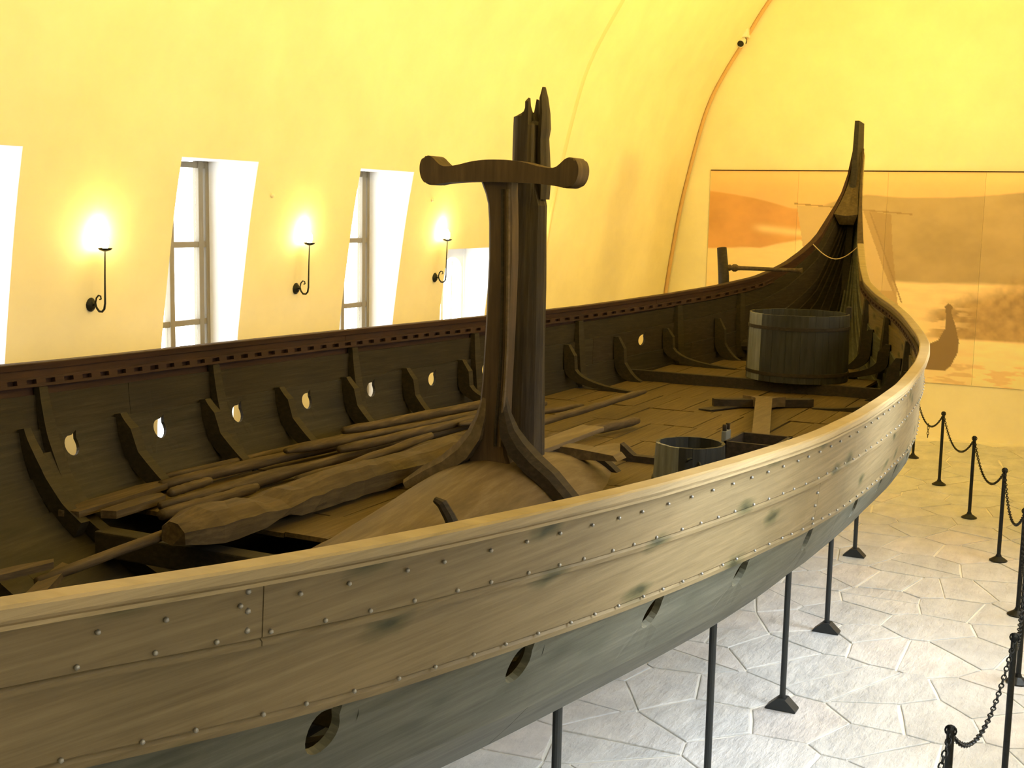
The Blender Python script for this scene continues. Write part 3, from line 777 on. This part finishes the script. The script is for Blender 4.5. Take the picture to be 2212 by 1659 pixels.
# ------------------------------------------------------------------ tubs and buckets
def staved(name, c, r0, r1, h, n, mat, pale, label, cat, pales=(), hoops=(.15, .75), wall=.022, lugs=(), tilt=None):
    t = empty(name, c, label, cat)
    for k in range(n):
        a0, a1 = 2*PI*(k+.008)/n, 2*PI*(k+.992)/n; bm = bmesh.new(); top = h+random.uniform(-.002, .002)
        R_ = []
        for z in (0, top*.5, top):
            r = r0+(r1-r0)*z/h; R_.append([bm.verts.new((c[0]+rr*math.cos(a), c[1]+rr*math.sin(a), c[2]+z)) for rr, a in ((r, a0), (r*1.004, (a0+a1)/2), (r, a1), (r-wall, a1), (r-wall, a0))])
        for A, B in zip(R_, R_[1:]):
            for q in range(5): bm.faces.new((A[q], A[(q+1) % 5], B[(q+1) % 5], B[q]))
        bm.faces.new(R_[0]); bm.faces.new(R_[-1])
        link('stave', from_bm(bm, 'stave'), pale if k in pales else mat, t)
    bm = bmesh.new(); lathe(bm, c, [(.01, .03), (r0-wall, .03), (r0-wall, .055), (.01, .055)], 24); link('bottom', from_bm(bm, 'bottom'), mat, t)
    for f in hoops:
        r = r0+(r1-r0)*f; bm = bmesh.new(); lathe(bm, c, [(r+.001, h*f-.02), (r+.009, h*f-.018), (r+.009, h*f+.018), (r+.001, h*f+.02), (r+.001, h*f-.02)], 40)
        link('hoop', from_bm(bm, 'hoop'), M['oak_black'], t)
    for a in lugs:
        bm = bmesh.new(); r = (r0+r1)/2+ (r1-r0)/2
        x, y = c[0]+r*math.cos(a), c[1]+r*math.sin(a)
        add_box(bm, (x-.035, y-.03, c[2]+h-.05), (x+.035, y+.03, c[2]+h+.08), bev=.012); link('lug', from_bm(bm, 'lug'), M['oak_black'], t)
    return t
staved('wooden_tub', (14.72, 3.60, ZA+.004), .58, .565, .76, 22, M['tub_wood'], M['tub_pale'], 'large dark staved wooden tub on the raised after deck', 'tub', pales=(7, 8), hoops=(.12, .80), lugs=(-1.15,))  # pale staves paint a highlight onto the tub's left flank
bk = staved('wooden_bucket', (8.62, 2.84, ZD+.004), .265, .245, .385, 16, M['tub_wood'], M['tub_pale'], 'open round wooden bucket just inside the near gunwale', 'bucket', pales=(5, 6, 7), hoops=(.3,))
bm = bmesh.new(); sweep(bm, [(8.40+.02*math.sin(t*PI*2), 2.75+.12*(t-.5), ZD+.27+.05*math.sin(t*PI)) for t in np.linspace(0, 1, 8)], .012, 6); link('handle', from_bm(bm, 'handle'), M['iron'], bk)
tr = empty('wooden_trough', (9.75, 2.78, ZD), 'small dark wooden trough with two-pronged pale end beside the bucket', 'trough')
bm = bmesh.new(); add_box(bm, (9.55, 2.86, ZD), (9.68, 2.90, ZD+.33), bev=.008); add_box(bm, (9.55, 2.86, ZD), (9.68, 2.9, ZD+.24)); link('end_board', from_bm(bm, 'end_board'), M['tub_pale'], tr)
for dx in (.0, .085):
    bm = bmesh.new(); add_box(bm, (9.555+dx, 2.865, ZD+.30), (9.585+dx, 2.895, ZD+.38), bev=.006); link('prong', from_bm(bm, 'prong'), M['oak_black'], tr)
bm = bmesh.new()
for (p, q) in (((9.5, 2.45, ZD), (9.53, 2.86, ZD+.26)), ((9.97, 2.45, ZD), (10.0, 2.86, ZD+.26)), ((9.5, 2.45, ZD), (10.0, 2.48, ZD+.26)), ((9.5, 2.45, ZD+.01), (10.0, 2.86, ZD+.04))): add_box(bm, p, q)
add_box(bm, (9.5, 2.84, ZD), (10.0, 2.86, ZD+.26)); link('box', from_bm(bm, 'box'), M['oak_black'], tr)

# ------------------------------------------------------------------ loose oars, poles and planks amidships
def pole(name, a, b, r0, r1, label, cat, mat='oar_wood', blade=None, n=9, group=None, flat=1.0, bend=0.0):
    a, b = Vector(a), Vector(b); pts = []; rad = []; K = 14
    for i in range(K+1):
        t = i/K; p = a.lerp(b, t)+Vector((0, random.uniform(-.004, .004), random.uniform(-.003, .003)-bend*4*t*(1-t))); r = .84*(r0+(r1-r0)*t)
        if blade and blade[0] < t < blade[1]: r *= 1+blade[2]*math.sin((t-blade[0])/(blade[1]-blade[0])*PI)
        pts.append(p); rad.append(r*(1+random.uniform(-.05, .05)))
    rad[0] *= .8; rad[-1] *= .7
    bm = bmesh.new(); sweep(bm, pts, rad, n, flat=flat)
    o = link(name, from_bm(bm, name), M[mat], None, loc=((a+b)/2), smooth=True)
    return tag(o, label, cat, group)
OG = 'loose oars piled on the starboard deck boards'
T0 = ZD+.012
pole('oar', (6.98, 6.2, T0+.045), (11.1, 5.85, T0+.045), .034, .045, 'slender oar farthest to starboard, nearest the curved side of the ship', 'oar', group=OG)
pole('oar', (6.72, 6.02, T0+.055), (10.9, 5.62, T0+.055), .052, .05, 'thick straight oar second from the ship side, its blunt end in view', 'oar', group=OG)
pole('oar', (6.60, 5.84, T0+.045), (7.05, 5.86, T0+.045), .04, .038, 'short broken stub of an oar beside the blunt end of the pile', 'oar', group=OG)
pole('oar', (6.26, 5.62, T0+.05), (10.4, 5.40, T0+.05), .042, .048, 'long oar with a thick swelling a third along, middle of the pile', 'oar', blade=(.12, .34, .5), group=OG)
pole('oar', (6.08, 5.45, T0+.045), (7.05, 5.45, T0+.045), .05, .045, 'short thick pale pole end lying free in front of the pile', 'oar', group=OG)
pole('oar', (7.35, 5.33, T0+.05), (10.6, 5.12, T0+.05), .048, .05, 'reddish oar starting midway, lying next to the big spar', 'oar', group=OG)
pole('oar', (7.85, 5.80, T0+.13), (10.9, 5.30, T0+.14), .045, .05, 'oar lying on top of the pile, its flat blade towards the window', 'oar', blade=(.02, .26, .6), group=OG, flat=.7)
pole('oar', (8.7, 5.84, T0+.16), (11.3, 5.50, T0+.15), .045, .05, 'upper oar beginning behind the blade, reaching past the mast', 'oar', group=OG)
pole('oar', (8.1, 5.48, T0+.135), (11.2, 5.18, T0+.13), .045, .045, 'straight oar on top, in line with the swelling of the one beneath', 'oar', group=OG)
pole('oar', (9.3, 4.84, T0+.10), (12.45, 4.62, T0+.14), .045, .04, 'oar running aft of the mast with its thin end raised', 'oar', group=OG)
pole('oar', (9.5, 4.50, T0+.07), (11.15, 4.20, T0+.055), .05, .055, 'stout oar end lying aft of the mast, nearest the bare deck', 'oar', group=OG)
pole('oar', (9.6, 5.25, T0+.14), (11.7, 5.0, T0+.055), .03, .035, 'thin oar fanned out behind the mast between two stout ones', 'oar', group=OG)
pole('long_pole', (4.70, 5.06, T0+.03), (8.95, 5.16, T0+.15), .035, .045, 'long thin pole slanting out of the pile over the open bilge', 'pole')
# the heavy squared spar with hacked notches
a, b = Vector((5.62, 4.95, 1.985)), Vector((8.75, 4.80, 2.0)); bm = bmesh.new(); R_ = []; K = 26
for i in range(K+1):
    t = i/K; p = a.lerp(b, t); w = .155+.02*math.sin(t*9); h = .095+.012*math.sin(t*13+1)
    if i < 2: w *= .55+.3*i; h *= .6+.2*i
    if i in (6, 7): h -= .03
    R_.append([bm.verts.new(p+Vector((random.uniform(-.01, .01), yy*w+random.uniform(-.008, .008), zz*h+random.uniform(-.008, .008)))) for yy, zz in ((-1, -.8), (-1.05, .3), (-.55, .95), (.3, 1.05), (.95, .6), (1, -.7), (0, -1))])
for A, B in zip(R_, R_[1:]):
    for k in range(7): bm.faces.new((A[k], A[(k+1) % 7], B[(k+1) % 7], B[k]))
bm.faces.new(R_[0]); bm.faces.new(R_[-1])
tag(link('spar', from_bm(bm, 'spar'), M['spar_wood'], None, loc=(7.2, 4.88, 1.9)), 'heavy rough-hewn spar with notched hacked end, between oars and mast partner', 'spar')
def loose_plank(a, b, w, th, label, mat='oar_wood', up=(0, 0, 1)):
    a, b = Vector(a), Vector(b); d = (b-a).normalized(); s = d.cross(Vector(up)).normalized(); n_ = s.cross(d); L = (b-a).length
    bm = bmesh.new(); ol = [(0, -w*.4), (.03, w*.45), (L*.3, w*.5), (L*.7, w*.48), (L-.04, w*.4), (L, -w*.2), (L*.8, -w*.5), (L*.2, -w*.5)]
    prism(bm, ol, lambda u, v, t: tuple(a+d*u+s*v+n_*t), 0, th)
    return tag(link('loose_plank', from_bm(bm, 'loose_plank'), M[mat], None, loc=tuple((a+b)/2)), label, 'plank')
loose_plank((5.85, 6.02, 1.90), (6.78, 6.05, 1.92), .17, .04, 'broken plank lying against the ribs, left of the pile of oars')
loose_plank((5.95, 5.78, 1.90), (6.5, 5.8, 1.91), .12, .05, 'splintered plank fragment below the broken one by the ribs')
loose_plank((6.15, 4.55, 1.75), (5.4, 4.2, 1.78), .08, .03, 'narrow lath bridging the dark opening below the hacked spar end')
loose_plank((4.05, 5.35, 1.93), (4.95, 5.18, 1.93), .10, .035, 'upper of two planks crossing at the left edge, tilted down to the right')
loose_plank((4.0, 4.62, 1.86), (5.0, 5.16, 1.90), .09, .04, 'board at the left edge rising towards the long thin pole')
loose_plank((4.75, 5.05, 1.84), (4.9, 4.2, 1.80), .10, .03, 'short board lying across the bilge under the end of the pole')
bm = bmesh.new(); loose_plank((12.45, 3.98, ZD+.008), (12.95, 3.76, ZD+.008), .16, .012, 'thin dark board standing in for a hole in the deck beside the lying crutch', 'oak_black')  # dark board laid in place of an open notch in the deck

# ------------------------------------------------------------------ side rudder with tiller, and cord at the stern
rud = empty('side_rudder', (16.7, 5.2, 1.2), 'steering oar on the far after quarter, dark head above the rail with reddish tiller', 'rudder')
bm = bmesh.new()
sweep(bm, [(16.45, 5.10, 1.0), (16.5, 5.12, 1.9), (16.6, 5.08, 2.7), (16.66, 5.12, 3.05), (16.72, 5.18, 3.42)], [.10, .09, .075, .075, .066], 10); link('rudder_head', from_bm(bm, 'rudder_head'), M['oak_black'], rud, smooth=True)
bm = bmesh.new(); prism(bm, [(16.2, .55), (16.75, .6), (16.7, 1.4), (16.56, 2.2), (16.44, 2.2), (16.3, 1.4)], lambda u, v, t: (u, t, v), 5.06, 5.14); link('blade', from_bm(bm, 'blade'), M['oak_black'], rud)
bm = bmesh.new(); sweep(bm, [(16.5, 4.60, 2.15), (16.5, 4.9, 2.15), (16.5, 5.10, 2.15)], [.09, .08, .06], 10); link('boss', from_bm(bm, 'boss'), M['oak_black'], rud)
bm = bmesh.new(); ty = [5.2, 5.12, 5.05, 5.03, 5.0, 4.97, 4.94, 4.9, 4.6, 4.3, 4.12, 4.08]; trr = [.03, .03, .045, .03, .052, .052, .034, .03, .027, .026, .028, .04]
sweep(bm, [(16.7, y, 3.16) for y in ty], trr, 10); link('tiller', from_bm(bm, 'tiller'), M['oar_wood'], rud, smooth=True)
bm = bmesh.new(); pts = []
for t in np.linspace(0, 1, 18):
    x = 18.2+(.25)*t; pts.append((x, 4.31-.60*t, 3.47-.2*math.sin(t*PI)*1.0+.0*t))
sweep(bm, pts, .008, 6); tag(link('cord', from_bm(bm, 'cord'), M['rope'], None, loc=(18.3, 4.0, 3.4)), 'thin pale cord slung slack across the narrow stern', 'cord')

# ------------------------------------------------------------------ props under the hull, barrier posts and chains
PROPS = [(5.42, 2.40), (7.62, 2.31), (9.69, 2.35), (11.76, 2.47), (14.62, 2.80)]
PLAB = ['thin dark steel prop under the hull, nearest of the row, foot out of view', 'thin dark steel prop, second from the front, cut by the bottom edge',
        'third dark prop under the hull with its triangular foot on the flagstones', 'fourth dark prop from the front under the turn of the hull', 'farthest short dark prop below the last oar ports']
def under(x, y):
    """height of the hull's outside above the floor point (x, y)"""
    D = gz(x)-kz(x); s = np.linspace(0, 1, 300); ys = np.array([YC-half(x, q) for q in s])
    i = np.where(ys <= y)[0]; return gz(x)-s[i[-1]]*D if len(i) else gz(x)-D
for (x, y), lab in zip(PROPS, PLAB):
    p = empty('hull_prop', (x, y, .008), lab, 'prop', 'steel props holding up the ship'); h = under(x, y)
    bm = bmesh.new(); lathe(bm, (x, y, 0), [(.024, .04), (.024, h-.035)], 12, True); link('rod', from_bm(bm, 'rod'), M['prop_steel'], p, smooth=False)
    bm = bmesh.new(); prism(bm, [(-.12, .009), (.12, .009), (.12, .022), (.035, .10), (-.035, .10), (-.12, .022)], lambda u, v, t: (x+t, y+u, v), -.06, .06)
    link('foot', from_bm(bm, 'foot'), M['prop_steel'], p)
    bm = bmesh.new(); add_box(bm, (x-.05, y-.04, h-.04), (x+.05, y+.04, h-.025), bev=.004); link('pad', from_bm(bm, 'pad'), M['prop_steel'], p)
POSTS = [(7.22, .80), (9.11, .64), (11.25, .74), (13.23, .92), (15.28, 1.31), (17.32, 1.88), (19.28, 2.54), (21.23, 3.23)]
SLAB = ['black barrier post closest to the viewer, at the bottom edge', 'second black barrier post, tall at the right edge with chain loop on top', 'barrier post whose foot just shows at the right edge',
        'barrier post cut by the right edge beside the pale paving', 'third-farthest complete black post of the chain barrier', 'black barrier post standing where the pale floor turns brown',
        'slender barrier post against the brown floor near the end wall', 'farthest barrier post, half hidden behind the stern of the ship']
PH = 1.09
for (x, y), lab in zip(POSTS, SLAB):
    p = empty('barrier_post', (x, y, .008), lab, 'barrier post', 'posts of the chain barrier round the ship')
    bm = bmesh.new(); lathe(bm, (x, y, 0), [(.022, .05), (.022, PH-.02), (.014, PH)], 12, True); link('shaft', from_bm(bm, 'shaft'), M['iron'], p)
    bm = bmesh.new(); lathe(bm, (x, y, 0), [(.10, .009), (.10, .018), (.035, .06), (.023, .09)], 16, True); link('base', from_bm(bm, 'base'), M['iron'], p)
    bm = bmesh.new()
    sweep(bm, [(x, y+.03*math.cos(a), PH-.03+.03*math.sin(a)) for a in np.linspace(0, 2*PI, 13)], .006, 6, cap=False); link('chain_ring', from_bm(bm, 'chain_ring'), M['iron'], p)
def link_mesh(bm, c, d, turn):
    d = d.normalized(); s = d.cross(Vector((0, 0, 1)));  s = s.normalized() if s.length > .01 else Vector((1, 0, 0)); u = s.cross(d)
    v = s*math.cos(turn)+u*math.sin(turn); R_ = []
    w = d.cross(v)
    for k in range(10):
        a = 2*PI*k/10; ctr = c+d*math.cos(a)*.026+v*math.sin(a)*.014; rad = (d*math.cos(a)*.02+v*math.sin(a)*.02).normalized()
        R_.append([bm.verts.new(ctr+rad*.0052*math.cos(q)+w*.0052*math.sin(q)) for q in (0, PI/2, PI, 3*PI/2)])
    for k in range(10):
        A, B = R_[k], R_[(k+1) % 10]
        for q in range(4): bm.faces.new((A[q], A[(q+1) % 4], B[(q+1) % 4], B[q]))
CLAB = ['black chain hanging from the closest post out of the bottom edge', 'black chain swooping down between the two closest posts', 'black chain beyond the right edge behind the tall post', 'black chain leaving the second post towards the far right', 'black chain drooping beside the right edge over brown floor',
        'black chain hanging between the middle pair of posts', 'black chain sagging between the two posts near the end wall', 'farthest black chain, half behind the stern']
CP = [(5.35, .95)]+POSTS
for (a, b), lab in zip(zip(CP, CP[1:]), CLAB):
    A, B = Vector((a[0], a[1], PH-.04)), Vector((b[0], b[1], PH-.04)); L = (B-A).length; sag = .33
    bm = bmesh.new(); n = int(L*1.12/.043); prev = A
    P_ = [A.lerp(B, i/200)-Vector((0, 0, sag*4*(i/200)*(1-i/200))) for i in range(201)]
    s = np.r_[0, np.cumsum([(q-p).length for p, q in zip(P_, P_[1:])])]
    for k in range(n):
        t = (k+.5)/n*s[-1]; i = int(np.searchsorted(s, t))-1; i = max(0, min(199, i))
        link_mesh(bm, P_[i].lerp(P_[i+1], (t-s[i])/(s[i+1]-s[i])), P_[i+1]-P_[i], (k % 2)*PI/2)
    tag(link('barrier_chain', from_bm(bm, 'barrier_chain', False), M['iron'], None, loc=tuple((A+B)/2)), lab, 'chain', 'chains of the barrier round the ship')
# a short free end of chain dangling
bm = bmesh.new()
for k in range(5): link_mesh(bm, Vector((20.25, 2.88, .72-.043*k)), Vector((0, .001, -1)), (k % 2)*PI/2)
tag(link('chain_end', from_bm(bm, 'chain_end', False), M['iron'], None, loc=(20.25, 2.88, .7)), 'short free chain end dangling from the farthest chain', 'chain')

# ------------------------------------------------------------------ wall lamps
def bulb_light(loc, power):
    L = bpy.data.lights.new('sconce_light', 'POINT'); L.energy = power; L.color = WARM; L.shadow_soft_size = .03
    o = bpy.data.objects.new('sconce_light', L); COL.objects.link(o); o.location = loc; return o
LLAB = ['wrought iron wall lamp left of the first full window', 'wrought iron wall lamp between the two tall windows', 'wrought iron wall lamp beside the mast crutch and the glazed door', 'wrought iron wall lamp hidden behind the mast']
def sconce(x, lab, mirror=False):
    f = (lambda y: 8-y) if mirror else (lambda y: y)
    z = 2.98; yw = wall_y(z)
    r = empty('wall_lamp', (x, f(yw), z), lab, 'lamp', 'wall lamps of the hall')
    bm = bmesh.new(); R_ = []
    for rr, d in ((.055, 0), (.055, .008), (.035, .03), (.012, .035)):
        R_.append([bm.verts.new((x+rr*math.cos(2*PI*k/16), f(yw-d), z+rr*1.15*math.sin(2*PI*k/16))) for k in range(16)])
    for A, B in zip(R_, R_[1:]):
        for k in range(16): bm.faces.new((A[k], A[(k+1) % 16], B[(k+1) % 16], B[k]))
    bm.faces.new(R_[0]); bm.faces.new(R_[-1]); link('wall_plate', from_bm(bm, 'wall_plate'), M['iron'], r)
    bm = bmesh.new(); pts = [(0.03, 0), (.06, .0), (.075, -.03), (.10, -.055), (.135, -.055), (.16, -.03), (.17, .02), (.172, .12), (.175, .25), (.18, .40), (.183, .47)]
    sweep(bm, [(x, f(yw-a), z+b) for a, b in pts], [.008, .008, .009, .010, .010, .010, .009, .008, .007, .006, .006], 8); link('arm', from_bm(bm, 'arm'), M['iron'], r, smooth=True)
    bm = bmesh.new(); sc = [(.07+.0, -.02), (.06, .02), (.07, .06), (.095, .085), (.12, .08), (.125, .055), (.108, .05)]
    sweep(bm, [(x, f(yw-a), z+b) for a, b in sc], .007, 6); link('scroll', from_bm(bm, 'scroll'), M['iron'], r)
    cx, cy, cz = x, f(yw-.185), z+.47
    bm = bmesh.new(); lathe(bm, (cx, cy, cz), [(.012, 0), (.05, .012), (.062, .03), (.058, .03), (.012, .015)], 16); link('drip_pan', from_bm(bm, 'drip_pan'), M['iron'], r)
    bm = bmesh.new(); lathe(bm, (cx, cy, cz+.02), [(.004, 0), (.022, .01), (.034, .05), (.03, .09), (.012, .12), (.002, .135)], 14, True); link('bulb', from_bm(bm, 'bulb'), M['bulb'], r, smooth=True)
    bulb_light((cx, cy, cz+.195), SCONCE_W)
for k, lab in enumerate(LLAB): sconce(8.42+3.02*k-(.22 if k == 3 else 0), lab)
for k in range(5): sconce(6.7+3.02*k, ['wall lamp of the right-hand wall, first from the crossing', 'wall lamp of the right-hand wall, second from the crossing', 'wall lamp of the right-hand wall, third from the crossing', 'wall lamp of the right-hand wall, fourth from the crossing', 'wall lamp of the right-hand wall, nearest the mural'][k], True)
for x, z, lab in ((10.82, 3.97, 'tiny white round sensor on the wall right of the nearer tall window'), (14.1, 3.97, 'tiny white round sensor on the wall left of the crutch crossbar')):
    y = wall_y(z); bm = bmesh.new(); bmesh.ops.create_uvsphere(bm, u_segments=12, v_segments=8, radius=.025, matrix=Matrix.Translation((x, y-.005, z)))
    tag(link('wall_sensor', from_bm(bm, 'wall_sensor'), M['white'], None, loc=(x, y, z), smooth=True), lab, 'sensor')
# spotlight on the end wall, at the foot of the arch line
sl = empty('spotlight', (XE, 7.0, 7.0), 'small white spotlight with black lens, high on the end wall beside the arch', 'spotlight')
bm = bmesh.new(); add_box(bm, (XE-.22, 6.92, 7.06), (XE-.01, 7.07, 7.24), bev=.015); link('gear_box', from_bm(bm, 'gear_box'), M['white'], sl)
bm = bmesh.new(); add_box(bm, (XE-.12, 6.97, 6.96), (XE-.06, 7.01, 7.08)); link('bracket', from_bm(bm, 'bracket'), M['iron'], sl)
bm = bmesh.new(); sweep(bm, [(XE-.1, 7.03, 7.02), (XE-.17, 7.03, 6.98), (XE-.24, 7.03, 6.94)], [.06, .07, .075], 14); link('lamp_head', from_bm(bm, 'lamp_head'), M['white'], sl)
bm = bmesh.new(); sweep(bm, [(XE-.242, 7.03, 6.939), (XE-.25, 7.03, 6.934)], .06, 14); link('lens', from_bm(bm, 'lens'), M['black'], sl)

# ------------------------------------------------------------------ mural: large printed sepia photograph on the end wall
MY0, MY1, MZ0, MZ1 = 7.56, .44, .97, 4.66
mural = empty('photo_mural', (XE, 4.0, MZ0), 'wide sepia photograph mural of sailing ships on a fjord, filling the end wall', 'mural')
NU, NV = 420, 218
YY, ZZ = np.meshgrid(np.linspace(MY0, MY1, NU), np.linspace(MZ1, MZ0, NV))
# picture coordinates in metres from the print's upper left corner
U, Vv = MY0-YY, MZ1-ZZ
def vnoise(sx, sy, oct=4, seed=1):
    r = np.random.default_rng(seed); out = np.zeros_like(U); amp = 1; tot = 0
    for o in range(oct):
        gx, gy = U*sx*2**o, Vv*sy*2**o; G = r.random((int(gy.max())+3, int(gx.max())+3))
        i, j = gy.astype(int), gx.astype(int); fy, fx_ = gy-i, gx-j; fy = fy*fy*(3-2*fy); fx_ = fx_*fx_*(3-2*fx_)
        out += amp*((G[i, j]*(1-fx_)+G[i, j+1]*fx_)*(1-fy)+(G[i+1, j]*(1-fx_)+G[i+1, j+1]*fx_)*fy); tot += amp; amp *= .5
    return out/tot
n1 = vnoise(2, 3, 4, 3); n2 = vnoise(3, 14, 4, 5); n3 = vnoise(9, 9, 3, 8)
def sm(a, e0, e1): t = np.clip((a-e0)/(e1-e0), 0, 1); return t*t*(3-2*t)
sky_, hillL, hillR = np.array([.80, .50, .24]), np.array([.62, .33, .12]), np.array([.43, .32, .16])
wat, dark, sail = np.array([.88, .66, .36]), np.array([.30, .20, .085]), np.array([.56, .41, .21])
img = np.ones(U.shape+(3,))*sky_
img *= (1+.12*np.exp(-((Vv-.08)/.12)**2)-.04*sm(Vv, .2, .5)+.06*(n1-.5))[..., None]
def lay_(mask, col): 
    global img
    img = img*(1-mask[..., None])+np.asarray(col)*mask[..., None]
ridgeL = np.interp(U, [0, .5, 1.0, 1.6, 2.2, 2.8], [.36, .42, .52, .66, .66, .60])+.03*(n1-.5)
ridgeR = np.interp(U, [1.8, 2.4, 2.9, 3.6, 4.4, 5.4, 7.2], [.70, .5, .40, .43, .42, .34, .22])+.04*(n1-.5)
shore = np.interp(U, [0, .5, 1.0, 1.4, 1.9, 2.4, 3, 7.2], [1.42, 1.40, 1.38, 1.30, 1.2, 1.2, 1.9, 1.85])+.05*(n2-.5)
mL = sm(Vv, ridgeL, ridgeL+.03)*(1-sm(U, 2.0, 2.6)); lay_(mL, hillL)
mR = sm(Vv, ridgeR, ridgeR+.03)*sm(U, 1.9, 2.4); lay_(mR, hillR*1.0)
img *= (1+.35*(n1-.5)*np.maximum(mL, mR))[..., None]
streak = np.exp(-((Vv-1.05-.09*(U-1.0))/.07)**2)*sm(U, .75, 1.1)*(1-sm(U, 1.9, 2.2)); lay_(.8*streak, wat)
lay_(sm(Vv, shore, shore+.05)*(1-sm(U, 3.0, 3.4)), wat*(1+.12*(n2-.5)[..., None]))
lay_(sm(Vv, shore+.06*(n1-.5), shore+.08)*sm(U, 3.2, 3.5), wat*(1+.25*(n2-.5)[..., None]))
def poly(pts, col, soft=0.0, a=1.0):
    m = np.zeros(U.shape, bool); P = [(p[0], p[1]) for p in pts]
    for (x0, y0), (x1, y1) in zip(P, P[1:]+P[:1]):
        c = ((y0 > Vv) != (y1 > Vv)) & (U < (x1-x0)*(Vv-y0)/((y1-y0) if y1 != y0 else 1e-9)+x0); m ^= c
    lay_(m.astype(float)*a, col)
# wooded island on the right, with its reflection
isl = sm(Vv, np.interp(U, [4.05, 4.6, 5.0, 5.5, 6.2, 7.2], [2.3, 2.05, 1.85, 1.62, 1.5, 1.4])+.14*(n3-.5), np.interp(U, [4.05, 7.2], [2.36, 1.5])+.2)*(1-sm(Vv, 2.86, 2.93))*sm(U, 3.95, 4.35)
lay_(isl*.95, dark*1.25*(1+.7*(n3-.5)[..., None]))
gap_ = sm(n2, .5, .62)*(1-sm(U, 4.3, 5.0))*sm(Vv, 1.9, 2.2); lay_(gap_*.8, wat)
lay_(sm(Vv, 2.86, 2.96)*np.ones_like(U), wat*(1+.18*(n2-.5)[..., None]))
lay_(sm(Vv, 3.25, 3.35)*.5*sm(n2, .52, .66), dark*1.6)
# big square sail with yard, shadowed leech and hull below
poly([(1.66, .62), (2.55, .65), (3.0, .68), (3.60, 2.45), (3.68, 2.75), (2.0, 2.75), (1.85, 1.6)], sail)
poly([(2.85, .68), (3.35, .75), (3.40, 1.3), (3.55, 2.3), (3.28, 1.75)], dark*1.15, a=.75)
poly([(2.6, 2.1), (3.5, 2.1), (3.62, 2.6), (3.7, 3.1), (2.3, 3.1), (2.3, 2.4)], dark*1.5, a=.8)
for (x0, y0, x1, y1, w) in ((1.60, .585, 3.72, .74, .012), (2.98, .72, 3.62, 2.3, .012), (2.62, .25, 2.64, .62, .03)):
    d = np.abs((y1-y0)*U-(x1-x0)*Vv+x1*y0-y1*x0)/math.hypot(y1-y0, x1-x0); t = ((U-x0)*(x1-x0)+(Vv-y0)*(y1-y0))/((x1-x0)**2+(y1-y0)**2)
    lay_(((d < w) & (t > 0) & (t < 1)).astype(float)*.9, dark)
# the smaller ship's dark prow in the foreground
poly([(2.6, 3.18), (3.4, 3.14), (3.95, 3.10), (4.28, 2.93), (4.40, 2.70), (4.38, 2.38), (4.36, 2.33), (4.42, 2.27), (4.50, 2.33), (4.47, 2.42), (4.56, 2.66), (4.64, 2.95), (4.62, 3.15), (4.52, 3.38), (4.44, 3.46), (2.6, 3.44)], dark*.78)
# panel seams: the right-hand sheets are printed a little paler
for s0, g in ((1.67, 1.04), (3.26, .97), (4.88, 1.10), (6.5, 1.03)): img[U > s0] *= g
img *= (1+.05*(n3-.5))[..., None]; img = np.clip(img*1.1*np.array([1, 1, 1.1]), .01, .9)
m_, nt_, b_ = nmat('mural_print'); at = N(nt_, 'ShaderNodeVertexColor'); at.layer_name = 'print'; nt_.links.new(at.outputs[0], b_.inputs['Base Color']); b_.inputs['Roughness'].default_value = .38
seams = [0, 98, 192, 288, 383, NU-1]
for a, b in zip(seams, seams[1:]):
    w_ = b-a+1; vs = []; fs = []
    for j in range(NV):
        for i in range(a, b+1):
            yy = YY[j, i]+(-.003 if i == a and a else 0); vs.append((XE-.03, yy, ZZ[j, i]))
    for j in range(NV-1):
        for i in range(w_-1): p = j*w_+i; fs.append((p, p+w_, p+w_+1, p+1))
    k0 = len(vs)
    vs += [(XE-.002, YY[0, a], MZ1), (XE-.002, YY[0, b], MZ1), (XE-.002, YY[0, b], MZ0), (XE-.002, YY[0, a], MZ0)]
    c0, c1, c2, c3 = 0, w_-1, NV*w_-1, (NV-1)*w_
    fs += [(c0, c1, k0+1, k0), (c1, c2, k0+2, k0+1), (c2, c3, k0+3, k0+2), (c3, c0, k0, k0+3)]
    me = bpy.data.meshes.new('print_panel'); me.from_pydata(vs, [], fs)
    ca = me.color_attributes.new('print', 'FLOAT_COLOR', 'POINT'); cols = np.ones((len(vs), 4)); cols[:k0, :3] = img[:, a:b+1].reshape(-1, 3); cols[k0:, :3] = .25
    ca.data.foreach_set('color', cols.ravel())
    link('print_panel', me, m_, mural)
bm = bmesh.new(); add_box(bm, (XE-.045, MY1, MZ1), (XE-.002, MY0, MZ1+.018)); link('top_batten', from_bm(bm, 'top_batten'), M['oak_red'], mural)
